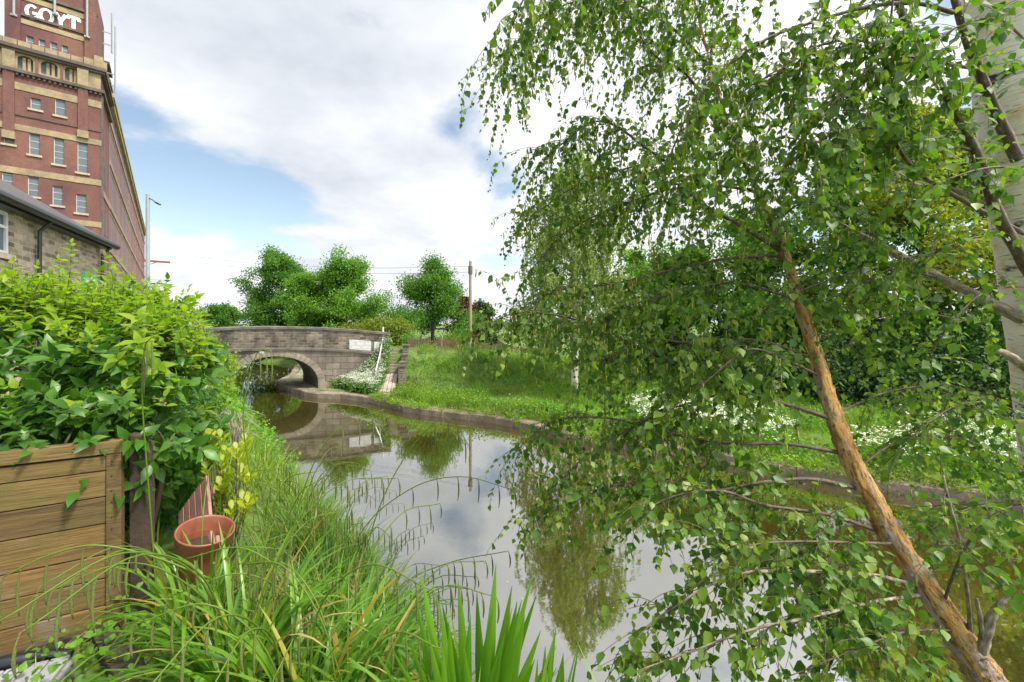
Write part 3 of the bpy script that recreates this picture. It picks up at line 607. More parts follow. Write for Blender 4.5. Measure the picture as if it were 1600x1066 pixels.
# right return of the tower and roofs
body.add([(0,0,-.4),(0,TD+1.3,-.4),(0,TD+1.3,ZC),(0,0,ZC)], [(0,1,2,3)]); body.add([(XR,TB,ZC),(XR,TD,ZC),(XR,TD,ZT),(XR,TB,ZT)], [(0,1,2,3)])
body.add([(XL,TB,ZC),(XL,TD,ZC),(XL,TD,ZT),(XL,TB,ZT)], [(3,2,1,0)]); body.add([(XL,TD,ZC),(XR,TD,ZC),(XR,TD,ZT),(XL,TD,ZT)], [(3,2,1,0)])
body.build('tower_wall', M_BRICK, mill); yel.build('arcade_wall', M_YEL, mill)
r_ = MB(); r_.add([(LW,0,ZC-.05),(0,0,ZC-.05),(0,TD+1.3,ZC-.05),(LW,TD+1.3,ZC-.05)], [(0,1,2,3)]); r_.add([(XL,TB,ZT-.1),(XR,TB,ZT-.1),(XR,TD,ZT-.1),(XL,TD,ZT-.1)], [(0,1,2,3)]); r_.build('tower_roof', M_LEAD, mill)
# bands
yb = MB()
def band(mb, pl, pr_, py, th, y0=0., out=.06, x0=None, x1=None, side=True):
    z1 = mf(80, py, y0)[1]; z0 = mf(80, py+th, y0)[1]; mb.box(x0 if x0 is not None else LW, x1 if x1 is not None else out, y0-out, y0-.002+.0, z0, z1)
band(yb, 0, 157, 141, 11); band(yb, 0, 157, 204.5, 9); band(yb, 0, 157, 270, 9.5); band(yb, 0, 157, 339, 9)
band(yb, 0, 157, 43, 7, TB, x0=XL, x1=XR); band(yb, 0, 157, 6, 8, TB, x0=XL, x1=XR)
yb.build('yellow_band', M_YEL, mill)
dk_ = MB(); z1 = ZC+.12; dk_.box(LW, .45, -.45, TD+1.7, ZC-.35, ZC-.02); dk_.box(LW, .3, -.28, TD+1.5, ZC-.6, ZC-.352)
dk_.box(LW, .32, -.32, -.003, ZD-.25, ZD+.05); dk_.box(.003, .32, -.002, TD+1.3, ZD-.25, ZD+.05)
for i in range(44): dk_.box(LW+i*.37, LW+i*.37+.17, -.22, -.003, ZD-.50, ZD-.252)
zz_ = mf(80, 189)[1]; dk_.box(LW, .08, -.09, -.003, zz_-.14, zz_)
zz_ = mf(80, 37, TB)[1]; dk_.box(XL, XR, TB-.16, TB-.003, zz_-.12, zz_+.1); zz_ = mf(80, 2, TB)[1]; dk_.box(XL, XR+.15, TB-.2, TB-.003, zz_-.1, zz_+.2)
dk_.build('cornice', M_DARKST, mill)
# pilasters and piers
for pxc, w_ in ((14, .75), (130, .75)):
    xc = mf(pxc, 180)[0]; zb = mf(pxc, 205)[1]; MB().box(xc-w_/2, xc+w_/2, -.2, -.003, zb, ZD-.26).build('pilaster', M_BRICK, mill); MB().box(xc-w_/2-.04, xc+w_/2+.04, -.26, -.003, ZD+.06, ZC-.61).build('pier', M_YEL, mill)
    MB().box(xc-w_/2-.05, xc+w_/2+.05, -.3, -.003, zb-.75, zb-.01).build('corbel', M_YEL, mill)
for a, b in ((56, 60), (95, 99)): x0, x1 = mf(a, 105)[0], mf(b, 105)[0]; MB().box(x0, x1, -.12, -.003, ZD+.06, ZC-.61).build('pilaster', M_BRICK, mill)
MB().box(XR-.85, XR+.06, TB-.28, TD, ZC+.01, ZT+.7).build('corner_pier', M_BRICK, mill); MB().box(XL-.08, XL+.95, TB-.28, TD, ZC+.01, ZT+.5).build('corner_pier', M_BRICK, mill)
bal = MB()                                                   # balustrade of yellow blocks over the cornice
x = LW
while x < 0: bal.box(x, x+.85, -.1, .12, ZC+.0, ZC+(.62 if int(x*10) % 3 else .8)); x += .92
y = .4
while y < TD: bal.box(-.12, .12, y, y+.85, ZC, ZC+.7); y += .95
bal.box(-.5, .2, -.2, .5, ZC, ZC+1.25); bal.build('balustrade', M_YEL, mill)
M_SILL = plain('mill window sill', (.40,.33,.23), .9)
M_BAR = plain('pale glazing bar', (.45,.44,.42), .6)
for h, y0 in [(h, 0.) for h in low if h[3] < ZD]+[(h, TB) for h in att]:
    a, b, c, d_ = h; g = MB(); g.box(a, b, y0+.14, y0+.2, c, d_); wn = g.build('window', M_BOARD, mill)
    g = MB(); nb_ = max(1, round((d_-c)/.75)-1)
    for i in range(nb_): zc = c+(d_-c)*(i+1)/(nb_+1); g.box(a+.02, b-.02, y0+.115, y0+.139, zc-.025, zc+.025)
    g.box(a, a+.05, y0+.11, y0+.139, c, d_); g.build('glazing_bars', M_BAR, wn)
    if y0 == 0: g = MB(); g.box(a-.18, b+.18, -.12, -.003, c-.2, c-.004); g.build('sill', M_SILL, wn)
for a, b, c, d_ in arcs:
    g = MB(); g.box(a+.002, b-.002, .42, .46, c, d_+.05); wn = g.build('arched_window', M_BOARD, mill)
    g = MB()
    for f in (.3, .62): g.box(a+(b-a)*f, a+(b-a)*f+.22, .15, .40, c, d_-.12)
    g.build('mullion', M_YEL, wn)
# GOYT in white, painted letters standing 2 cm proud
def letter(cx, pyc, hgt, wid, kind):
    cx, cz = mf(cx, pyc, TB); g = MB(); T_ = hgt*.19; y = TB-.03
    def st(a, b): g.bar((cx+a[0]*wid, y, cz+a[1]*hgt), (cx+b[0]*wid, y, cz+b[1]*hgt), .02, T_, up=(0,0,1)) if abs(a[0]-b[0]) > 1e-6 and abs(a[1]-b[1]) < 1e-6 else g.prism([(cx+a[0]*wid-T_/2*nx_, y, cz+a[1]*hgt-T_/2*nz_) for a, nx_, nz_ in ((a, *nrm(a, b)),)] + [(cx+b[0]*wid-T_/2*nrm(a, b)[0], y, cz+b[1]*hgt-T_/2*nrm(a, b)[1]), (cx+b[0]*wid+T_/2*nrm(a, b)[0], y, cz+b[1]*hgt+T_/2*nrm(a, b)[1]), (cx+a[0]*wid+T_/2*nrm(a, b)[0], y, cz+a[1]*hgt+T_/2*nrm(a, b)[1])], (0, .025, 0))
    def nrm(a, b):
        v = np.array([(b[0]-a[0])*wid, (b[1]-a[1])*hgt]); v /= np.linalg.norm(v); return -v[1], v[0]
    def arc(a0, a1):
        A = np.linspace(math.radians(a0), math.radians(a1), 24); ro, ri = (wid/2, hgt/2), (wid/2-T_*.95, hgt/2-T_*.8)
        for p, q in zip(A[:-1], A[1:]): g.prism([(cx+r[0]*math.cos(t), y, cz+r[1]*math.sin(t)) for r, t in ((ro, p), (ri, p), (ri, q), (ro, q))], (0, .025, 0))
    if kind == 'G': arc(48, 322); st((.02, -.05), (.5, -.05)); st((.41, -.05), (.41, -.42))
    if kind == 'O': arc(0, 360)
    if kind == 'Y': st((0, 0), (0, -.5)); st((0, -.02), (-.42, .5)); st((0, -.02), (.42, .5))
    if kind == 'T': st((0, .45), (0, -.5)); st((-.5, .42), (.5, .42)); st((-.43, .42), (-.43, .22)); st((.43, .42), (.43, .22))
    g.build('letter', M_WHITE, mill)
letter(50, 19, 1.5, 1.0, 'G'); letter(72.5, 25, 1.5, 1.1, 'O'); letter(95, 33, 1.5, .85, 'Y'); letter(115, 37, 1.5, .95, 'T')
# aerial masts
for (px, pt, pbm, y) in ((21.5, -14, 24, TB-.35), (85.5, -12, 22, TB-.35), (136, -8, 58, TB-.4)):
    xa, za = mf(px, pbm, y); zb = mf(px, pt, y)[1]; g = MB(); g.tube([(xa, y, za), (xa, y, zb)], [.10,.10], 10); g.box(xa-.22, xa+.22, y-.05, TB, za-.05, za+.12); g.build('aerial_mast', M_GREYMETAL, mill)
for (yy, z0, z1) in ((5.2, ZC+4.5, ZC+9.2), (9.2, ZC+1.5, ZC+9.8)):
    g = MB(); g.tube([(.5, yy, z0), (.5, yy, z1)], [.09,.09], 8); g.box(-.3, .5, yy-.04, yy+.04, z0+.8, z0+.9); g.box(-.3, .5, yy-.04, yy+.04, z0+2.2, z0+2.3); g.build('aerial_mast', M_GREYMETAL, mill)
# turret behind the tower, on the side
tu = MB(); tu.box(-6, -.05, 8.51, 13.2, ZS+.3, 33.2); tu.box(-6, -.3, 9.0, 12.6, 33.2, 34.6); tu.build('stair_turret', M_BRICK, mill)
tb = MB(); tb.box(-6.2, .12, 8.52, 13.4, 32.2, 32.6); tb.box(-6.2, .0, 8.9, 12.8, 34.6, 34.9); tb.build('turret_cornice', M_DARKST, mill)
# the long side: piers, spandrel bands, tall windows between
YE = 112.; NB = 48; y0 = 8.6; bwid = (YE-y0)/NB
sw, sbnd, scor = MB(), MB(), MB()
floors = [1.2, 6.5, 11.6, 17.0, 22.4, 27.6]
sw.box(-40, -.09, y0, YE, -.4, ZS-.4)
for i in range(NB+1):
    yc = y0+i*bwid; wd = .5 if i % 4 else .72; sw.box(-.5, -.035 if i % 4 else .02, yc-wd/2, yc+wd/2, -.4, ZS-.6)
sw.build('side_wall', M_SIDEB, mill)
for zf in floors: sbnd.box(-.5, -.02, y0+.3, YE, zf-.75, zf+.35); sbnd.box(-.018, .10, y0, YE, zf-.3, zf+.3)
sbnd.build('spandrel_band', M_PURP, mill)
scor.box(-40, .45, y0, YE+.5, ZS-.45, ZS); scor.box(-.5, .3, y0, YE+.3, ZS-1.1, ZS-.45); scor.build('side_cornice', plain('buff cornice brick', (.36,.27,.18), .9, .35, .6), mill)
g = MB(); g.box(-40, .2, y0, YE, ZS+.004, ZS+.25); g.build('side_roof', M_LEAD, mill)
cand = [(zf, i) for zf in floors[2:] for i in range(NB)]; near_w = [c for c in cand if c[1] < 25][:100]; rest = MB()
for zf, i in [(z, k) for z in floors[:-1] for k in range(NB)]:
    a, b = y0+i*bwid+.14, y0+(i+1)*bwid-.14; z0 = zf+.35; z1 = [f for f in floors+[ZS-.4] if f > zf][0]-.75
    if (zf, i) in near_w:
        g = MB(); g.box(-.088, -.06, a, b, z0, z1); g.box(-.06, -.045, a, b, (z0+z1)/2+.5, (z0+z1)/2+.6); g.build('side_window', M_SIDEWIN, mill)
    else: rest.box(-.088, -.06, a, b, z0, z1)
for i in range(NB): rest.box(-.088, -.06, y0+i*bwid+.14, y0+(i+1)*bwid-.14, floors[-1]+.35, ZS-1.1)
rest.build('far_side_windows', M_SIDEWIN, mill, kind='stuff')
# narrow lights of the tower's return
for zf in (6.5, 11.6, 17.0):
    for yy in (2.2, 3.6, 5.0): g = MB(); g.box(.003, .03, yy-.28, yy+.28, zf+1.0, zf+3.4); g.build('slit_window', M_SIDEWIN, mill)
    MB().box(.003, .08, .2, TD+1.3, zf-.4, zf+.2).build('return_band', M_PURP, mill)
g = MB(); g.bar((.1,0.05,-.2), (.1,.05,ZD-.5), .2, .2, up=(1,0,0)); g.build('rainwater_pipe', M_DARKST, mill)
# hoist beam and escape stair near the far end
yb_ = 98.; g = MB(); g.bar((-.4, yb_, 20.5), (6.2, yb_, 20.5), .4, .55); g.bar((0, yb_, 18.6), (3, yb_, 20.3), .2, .2); g.build('hoist_beam', M_RUST, mill)
fe = MB(); x0, x1, ya, yb2 = .5, 5.0, 108., 111.
for x in (x0, x1):
    for y in (ya, yb2): fe.bar((x, y, -.4), (x, y, 15.0 if x == x1 else 17.5), .16, .16, up=(1,0,0))
for k, z in enumerate((1.8, 4.4, 7., 9.6, 12.2, 14.8)):
    fe.box(x0, x1, ya, yb2, z, z+.14); fe.bar((x0, ya, z+1.1), (x1, ya, z+1.1), .07, .07); fe.bar((x0, ya, z+.6), (x1, ya, z+.6), .05, .05)
    if k < 5: fe.bar((x0+.3, ya+.4, z) if k % 2 else (x1-.3, ya+.4, z), (x1-.3, ya+.4, z+2.6) if k % 2 else (x0+.3, ya+.4, z+2.6), .6, .12)
fe.build('fire_escape', plain('rusty dark steel', (.10,.07,.065), .7, .3), mill)
# a low frame with a rusty beam beyond the hedge
bp = P(278, 492, 24); bz = float(ground(bp[0], bp[1])); fz_ = bp[2]-bz
gt = empty('height_barrier', (bp[0], bp[1], bz), label='rusty horizontal barrier beam on a post above the hedge', cat='barrier')
g = MB(); g.bar((-1.6,0,fz_), (1.15,.2,fz_), .09, .13); g.build('beam', M_RUST, gt)
for x in (-1.5, .0): g = MB(); g.box(x-.05, x+.05, -.05, .05, -.2, fz_-.07+(.35 if x == 0 else 0)); g.build('post', M_POLE, gt)
# ================================================================ vegetation
G_SUMMER = leafmat('broad leaves', [(0.043,0.123,0.023), (0.065,0.174,0.029), (0.090,0.217,0.038), (0.123,0.261,0.043)])
G_LIGHT = leafmat('light broad leaves', [(0.080,0.189,0.032), (0.116,0.261,0.043), (0.160,0.319,0.051)])
G_OLIVE = leafmat('olive leaves', [(0.087,0.145,0.026), (0.131,0.203,0.029), (0.189,0.239,0.043), (0.203,0.189,0.051)])
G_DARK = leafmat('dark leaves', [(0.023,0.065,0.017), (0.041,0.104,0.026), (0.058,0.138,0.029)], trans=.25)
G_PURPLE = leafmat('purple leaves', [(0.051,0.017,0.026), (0.087,0.026,0.035), (0.072,0.043,0.029)], trans=.3)
G_WEEP = leafmat('weeping birch leaves', [(0.10,0.17,0.035), (0.15,0.25,0.05), (0.19,0.30,0.06), (0.22,0.27,0.09)], trans=.5)
G_YELLOWING = leafmat('yellowing leaves', [(0.102,0.174,0.026), (0.174,0.246,0.029), (0.261,0.275,0.036), (0.319,0.290,0.043)])
t = NT('tree bark'); o = t.obj(); c = t.ramp(t.noise(t.map(o, (5,5,1)), 2.5, 6).outputs[0], [(.3, (.035,.028,.02)), (.7, (.14,.115,.085))]); M_BARK = t.done(t.bsdf(c, .95, t.bump(t.noise(t.map(o, (9,9,2)), 5, 5).outputs[0], .8, .03)))
for m_ in (G_SUMMER, G_LIGHT, G_OLIVE): m_.node_tree.nodes['Mix Shader'].inputs[0].default_value = .46
def leaf_cloud(cen, n, sig, size, r, tpl=RHOMB, up=.7, droop=.3, flat=.75):
    """n leaves round each centre"""
    C_ = np.repeat(np.asarray(cen, float), n, 0); p = C_+r.normal(size=C_.shape)*np.array([sig, sig, sig*flat])
    nr = unit(rand_dirs(len(p), r)+np.array([0,0,up])); ax = rand_dirs(len(p), r)-np.array([0,0,droop])
    return leaves(tpl, p, ax, nr, size*r.uniform(.6, 1.3, len(p)))
def tree_mesh(seed, H, zlo, R, n_leaf, leaf, limbs=18, prof=None, trunk=.22, up=(15, 65), sig=.36, tpl=RHOMB, subs=6, lean=0.):
    """trunk and limbs as one mesh, all leaves as another"""
    r = np.random.default_rng(seed); prof = prof or (lambda t: math.sin(math.pi*min(1, .18+t*.80))**.7)
    tp = spline([(0,0,-.4), (r.normal()*.1, r.normal()*.1, H*.3), (r.normal()*.25+lean*.5, r.normal()*.2, H*.6), (r.normal()*.3+lean, r.normal()*.3, H*.93)], 6)
    wood = Soup(); wood.tube(tp, np.linspace(trunk, trunk*.12, len(tp)), 10, wob=.06, seed=seed); cen = []
    for i in range(limbs):
        f = (i+.5)/limbs; z = zlo+(H*.9-zlo)*f; k = np.interp(z, tp[:, 2], np.arange(len(tp))); b = np.array([np.interp(k, np.arange(len(tp)), tp[:, c]) for c in range(3)])
        az = i*2.39996+r.normal()*.3; L = R*prof(f)*r.uniform(.62, 1.22); e = math.radians(up[0]+(up[1]-up[0])*f+r.normal()*8)
        pts = [b]; d = np.array([math.cos(az)*math.cos(e), math.sin(az)*math.cos(e), math.sin(e)])
        for s in range(5): d = unit(d+r.normal(size=3)*.12+np.array([0,0,.03])); pts.append(pts[-1]+d*L/5)
        pts = spline(pts, 3); rr = np.linspace(trunk*.36*(1-.6*f)+.012, .010, len(pts)); wood.tube(pts, rr, 6)
        for s in range(subs):
            q = pts[int(len(pts)*r.uniform(.3, .98))]; dd = unit(d*.6+rand_dirs(1, r)[0]*.9+np.array([0,0,.15])); sp_ = [q]
            for s2 in range(3): dd = unit(dd+r.normal(size=3)*.25); sp_.append(sp_[-1]+dd*L*.13)
            wood.tube(sp_, np.linspace(.016, .005, 4), 4); cen += sp_[1:]
        cen.append(pts[-1])
    cen = np.array(cen); n = max(1, n_leaf//len(cen)); cr = Soup(); cr.put(*leaf_cloud(cen, n, sig*R/3.9, leaf, r, tpl))
    return wood, cr
def tree(name, loc, args, mat, label, group=None, bark=None, cat='tree', rz=0., **kw):
    w_, c_ = tree_mesh(*args, **kw); e = empty(name, loc, rz, label=label, cat=cat, group=group)
    w_.build('trunk', bark or M_BARK, e, smooth=True); c_.build('crown', mat, e); return e
def gz(x, y): return float(ground(np.array(x), np.array(y)))
def copy_tree(src, loc, rz, sc, label):
    c = src.copy(); COL.objects.link(c); c.location = loc; c.rotation_euler = (0, 0, rz); c.scale = sc; c['label'] = label
    for ch in src.children: d = ch.copy(); COL.objects.link(d); d.parent = c
    return c
TREES_B = 'trees behind the bridge'
def at(px, Y): return (px-800)/FPX*Y
def top(py, Y): return CZ-(py-HZ)/FPX*Y
x, y = at(438, 46), 46.; z = gz(x, y); tree('broadleaf_tree', (x, y, z), (11, top(405, 46)-z, 2.2, 4.4, 60000, .185), G_SUMMER, 'tall dark green tree behind the left half of the stone bridge', TREES_B, trunk=.32, up=(0, 62), prof=lambda t: math.sqrt(max(.06, 1-(1.15*t-.35)**2))*(1-.30*t), limbs=24)
x, y = at(518, 41), 41.; z = gz(x, y); tree('broadleaf_tree', (x+1.2, y, z), (12, top(419, 41)-z, 2.0, 4.3, 60000, .175), G_LIGHT, 'bushy mid green tree behind the right half of the stone bridge', TREES_B, trunk=.26, up=(0, 66), prof=lambda t: math.sqrt(max(.06, 1-(1.15*t-.3)**2))*(1-.35*t), limbs=22)
x, y = at(478, 40), 40.; z = gz(x, y); tree('broadleaf_tree', (x, y, z), (17, top(432, 40)-z, 1.5, 2.6, 34000, .17), G_LIGHT, 'lighter feathery tree between the two larger trees behind the bridge', TREES_B, trunk=.2, up=(25, 75))
x, y = at(674, 40), 40.; z = gz(x, y); tree('broadleaf_tree', (x, y, z), (13, top(424, 40)-z, .4, 4.9, 60000, .17), G_SUMMER, 'round green tree standing left of the utility pole', TREES_B, trunk=.25, up=(-12, 66), prof=lambda t: .95*math.sqrt(max(.06, 1-(1.15*t-.3)**2))*(1-.42*t), limbs=22)
x, y = at(728, 44), 44.; z = gz(x, y); tree('purple_leaf_tree', (x, y, z), (14, top(462, 44)-z, .8, 2.0, 10000, .22), G_PURPLE, 'dark purple leaved tree behind the utility pole', None, trunk=.2, up=(15, 70))
x, y = at(752, 48), 48.; z = gz(x, y); tree('broadleaf_tree', (x, y, z), (15, top(478, 48)-z, .6, 2.4, 12000, .24), G_DARK, 'small dark green tree right of the utility pole', TREES_B, trunk=.18, up=(30, 75))
x, y = at(345, 52), 52.; z = gz(x, y); tree('broadleaf_tree', (x, y, z), (16, top(482, 52)-z, .5, 3.4, 20000, .2), G_SUMMER, 'low spreading tree left of the tall tree behind the bridge', TREES_B, trunk=.2, up=(5, 50))
# ---- bushes
def bush(name, loc, lobes, n, leaf, mat, label, cat='bush', group=None, tpl=RHOMB, seed=1, shell=.55, up=.5, stems=9, extra=None, part='foliage'):
    """lobes: (x, y, z, rx, ry, rz) relative to loc; leaves fill the outer shell of each lobe in uneven clumps"""
    r = np.random.default_rng(seed); e = empty(name, loc, 0, label=label, cat=cat, group=group); L = np.array(lobes, float)
    wt = (L[:, 3]*L[:, 4]+L[:, 4]*L[:, 5]+L[:, 3]*L[:, 5]); wt /= wt.sum(); k = r.choice(len(L), n//12, p=wt); d = rand_dirs(len(k), r)
    rad = r.uniform(shell**3, 1.06, len(k))**(1/3); c = L[k, :3]+d*L[k, 3:]*rad[:, None]*(1+.10*np.sin(d[:, :1]*7+k[:, None])+.10*np.sin(d[:, 2:]*9+2*k[:, None]))
    c = np.repeat(c, 12, 0); dd = np.repeat(d, 12, 0); p = c+r.normal(size=c.shape)*leaf*1.3; keep = p[:, 2] > -.1; p, dd = p[keep], dd[keep]
    nr = unit(rand_dirs(len(p), r)*.8+dd*.7+np.array([0,0,up])); ax = rand_dirs(len(p), r)+dd*.4-np.array([0,0,.35])
    cr = Soup(); cr.put(*leaves(tpl, p, ax, nr, leaf*r.uniform(.6, 1.25, len(p)))); cr.build(part, mat, e)
    st = Soup()
    for i in range(stems):
        l = L[i % len(L)]; a = np.array([l[0]*.3+r.normal()*.15, l[1]*.3+r.normal()*.15, -.2]); b = l[:3]+rand_dirs(1, r)[0]*l[3:]*.75
        st.tube(spline([a, (a+b)/2+r.normal(size=3)*.1, b], 4), np.linspace(.03, .006, 9), 5)
    st.build('stems', M_BARK, e, smooth=True); return e
x, y = at(592, 30), 30.; z = 2.0; bush('hedge_bush', (x, y, z), [(-1.6,0,1.0,1.3,1,1.0),(0,0,1.3,1.5,1.1,1.15),(1.3,.3,1.1,1.0,1,1.35),(-.4,-.5,.8,1.6,.8,.8)], 16000, .15, G_OLIVE, 'olive green hedge bush behind the right end of the bridge', seed=3)
x, y = at(640, 28.6), 28.6; bush('hedge_bush', (x, y, gz(x, y)), [(0,0,.35,.5,.45,.5)], 1800, .10, G_LIGHT, 'small light green bush at the left end of the picket fence', seed=4, stems=4)
x, y = at(707, 29.6), 29.6; bush('hedge_bush', (x, y, gz(x, y)), [(0,0,.4,.55,.4,.55)], 1800, .10, G_OLIVE, 'small pale bush growing through the middle of the picket fence', seed=5, stems=4)
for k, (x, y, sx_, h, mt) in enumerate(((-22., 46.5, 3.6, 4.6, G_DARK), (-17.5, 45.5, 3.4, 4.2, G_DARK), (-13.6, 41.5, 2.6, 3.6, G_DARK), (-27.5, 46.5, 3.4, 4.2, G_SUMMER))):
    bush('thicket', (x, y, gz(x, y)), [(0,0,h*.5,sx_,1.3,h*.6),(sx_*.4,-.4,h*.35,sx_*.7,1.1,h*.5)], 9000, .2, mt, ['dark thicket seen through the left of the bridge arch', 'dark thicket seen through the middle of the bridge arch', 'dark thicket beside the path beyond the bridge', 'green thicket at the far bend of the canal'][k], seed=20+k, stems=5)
# ---- weeping birch on the far bank
t = NT('white birch bark'); u = t.attr(); o = t.obj()
c = t.ramp(t.noise(o, 3, 4).outputs[0], [(.3, (.56,.49,.40)), (.7, (.80,.75,.67))])
c = t.mix(t.ramp(t.noise(t.map(u, (4,4,26)), 1.6, 5, .6).outputs[0], [(.58, (0,0,0)), (.66, (.7,.7,.7))]), c, (.36,.26,.19))
c = t.mix(t.ramp(t.noise(t.map(u, (2.5,2.5,6)), 1.3, 4).outputs[0], [(.60, (0,0,0)), (.66, (1,1,1))]), c, (.03,.025,.022))
c = t.mix(t.ramp(t.noise(t.map(u, (5,5,4)), 1.1, 5, .6).outputs[0], [(.52, (0,0,0)), (.66, (.8,.8,.8))]), c, (.60,.40,.22))
c = t.mix(t.ramp(t.noise(t.map(u, (7,7,60), loc=(2,1,5)), 1.2, 4, .6).outputs[0], [(.60, (0,0,0)), (.66, (.85,.85,.85))]), c, (.12,.085,.06))
M_WBARK = t.done(t.bsdf(c, .7, t.bump(t.noise(t.map(u, (9,9,50)), 1.5, 5).outputs[0], .5, .01)))
def weeping(seed, H, R, nstr, leaf):
    r = np.random.default_rng(seed); wood, cr = Soup(), Soup(); tp = spline([(0,0,-.3),(.08,0,H*.3),(-.1,.1,H*.6),(.05,0,H*.97)], 6); wood.tube(tp, np.linspace(.21, .03, len(tp)), 10)
    ends = []
    for i in range(24):
        f = (i+.5)/24; z = H*(.16+.78*f); az = i*2.4+r.normal()*.3; L = R*(1-.60*f**1.5)*r.uniform(.7, 1.1); pts = []
        for s in np.linspace(0, 1, 7): pts.append((tp[min(len(tp)-1, int(len(tp)*z/H*.95))][0]+math.cos(az)*L*s, math.sin(az)*L*s, z+L*(.75*s-.62*s*s)+r.normal()*.05))
        pts = spline(pts, 3); wood.tube(pts, np.linspace(.055*(1-.5*f), .01, len(pts)), 5); ends.append(pts)
    P_, A_ = [], []
    for k in range(nstr):
        pts = ends[k % 24]; q = pts[int(len(pts)*r.uniform(.25, 1)**.7)-1]+r.normal(size=3)*.22; L = r.uniform(.8, 2.9); L = max(.3, min(L, q[2]-.7)); n = 7; d = unit(np.array([r.normal()*.5, r.normal()*.5, .05])); ps = [q]
        for s in range(n): d = unit(d*np.array([.6,.6,.6])+np.array([r.normal()*.06, r.normal()*.06, -.42])); ps.append(ps[-1]+d*L/n)
        ps = np.array(ps); wood.tube(ps, np.linspace(.007, .003, n+1), 3); m = int(L/.045); tt = np.linspace(0, n, m); pp = np.stack([np.interp(tt, np.arange(n+1), ps[:, c]) for c in range(3)], -1)
        P_.append(pp+r.normal(size=pp.shape)*.05); A_.append(np.stack([r.normal(size=m), r.normal(size=m), -np.abs(r.normal(size=m))-.4], -1))
    Pq, Aq = np.concatenate(P_), np.concatenate(A_); cr.put(*leaves(RHOMB, Pq, Aq, rand_dirs(len(Pq), r), leaf*r.uniform(.7, 1.25, len(Pq)))); return wood, cr
x, y = at(897, 22.6), 22.6; z = gz(x, y); wb = empty('weeping_birch', (x, y, z), label='tall weeping birch with trailing twigs on the far canal bank', cat='tree')
a_, b_ = weeping(31, top(232, 22.6)-z, 4.0, 1150, .125); a_.build('trunk', M_WBARK, wb, smooth=True); b_.build('crown', G_WEEP, wb)
# ---- wood on the right of the far bank
WOOD = 'trees of the wood on the far bank'
wt_ = [(at(1000, 31), 31, 12, 6.6, 3.6, G_LIGHT, 'light green tree behind the weeping birch'), (at(1075, 27), 27, 12, 7.6, 3.4, G_SUMMER, 'green tree of the far bank wood just right of the weeping birch'), (at(1190, 25), 25, 8, 10., 3.9, G_LIGHT, 'light green tree in the middle of the far bank wood'), (at(1330, 23), 23, 12.5, 14.2, 4.6, G_SUMMER, 'tall green tree of the far bank wood behind the leaning orange stem'),
       (at(1440, 21), 21, 14, 14.5, 4.6, G_YELLOWING, 'tall yellowing tree of the far bank wood'), (at(1590, 20), 20, 14, 15, 5.0, G_SUMMER, 'tall green tree at the right end of the far bank wood')]
for k, (x, y, _, H, R, mt, lb) in enumerate(wt_): tree('woodland_tree', (x, y, gz(x, y)), (50+k, H, .7, R, 38000, .20), mt, lb, WOOD, trunk=.2, up=(-5, 65), limbs=22)
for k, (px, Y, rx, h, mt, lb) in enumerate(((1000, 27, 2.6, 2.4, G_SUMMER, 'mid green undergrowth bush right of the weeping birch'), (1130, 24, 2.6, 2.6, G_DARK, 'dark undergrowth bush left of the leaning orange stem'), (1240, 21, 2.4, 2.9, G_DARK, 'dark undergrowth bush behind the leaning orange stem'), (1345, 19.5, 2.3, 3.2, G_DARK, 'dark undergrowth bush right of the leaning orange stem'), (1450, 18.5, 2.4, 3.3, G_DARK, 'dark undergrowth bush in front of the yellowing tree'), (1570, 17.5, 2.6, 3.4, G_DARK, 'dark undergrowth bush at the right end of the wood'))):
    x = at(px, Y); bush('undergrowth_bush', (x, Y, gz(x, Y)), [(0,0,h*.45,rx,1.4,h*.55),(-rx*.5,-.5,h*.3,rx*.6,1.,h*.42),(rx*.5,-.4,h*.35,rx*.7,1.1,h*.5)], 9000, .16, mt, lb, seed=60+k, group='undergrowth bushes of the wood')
# ---------------------------------------------------------------- grass and weeds of the far bank
G_GRASS = leafmat('bank grass blades', big=(.55, (.17,.20,.05,1)), cols= [(0.109,0.217,0.026), (0.145,0.290,0.035), (0.203,0.377,0.043), (0.261,0.392,0.072)], trans=.42, rough=.55, spec=.2)
G_WEED = leafmat('bank weeds', [(0.072,0.174,0.029), (0.116,0.261,0.038), (0.160,0.319,0.043)], trans=.4)
G_WHITE = plain('white flower heads', (.60,.61,.50), .7, .12, 8, 0); 
def scatter(n, x0, x1, y0, y1, ok, r):
    x = r.uniform(x0, x1, n); y = r.uniform(y0, y1, n); m = ok(x, y); return x[m], y[m]
r = np.random.default_rng(77)
def okf(x, y):
    f = inside(x, y, SIDE) & ~inside(x, y, CAN); dE = pdist(x, y, E); a = (dE > .45) & f
    pathy = (dE < 1.9) & (x < -6.2) & (r.random(x.shape) > .10); st = (np.abs((x-S0[0])*sx[0]+(y-S0[1])*sx[1]) < .5) & (y > 22.3) & (y < 25.6)
    far_thin = r.random(x.shape) < np.clip(16/np.hypot(x, y), 0, 1)**1.3
    lx = (x-BO[0])*BE[0]+(y-BO[1])*BE[1]; ly = (x-BO[0])*BN[0]+(y-BO[1])*BN[1]; br = (lx < 4.1) & (ly > -.05) & (ly < 3.9)
    return a & ~pathy & ~st & far_thin & ~br
sp1 = Soup()
x, y = scatter(330000, -11.5, 17, 9, 31, okf, r); n = len(x); q = pdist(x, y, E); z = ground(x, y)
h = r.uniform(.14, .42, n)*(1+.7*vnoise(x, y, 1.1, 9))*np.where((q > 2.2) & (q < 4.0) & (x > -6), .55, 1.)*np.where(pdist(x, y, ROAD) < 2.9, .45, 1.)
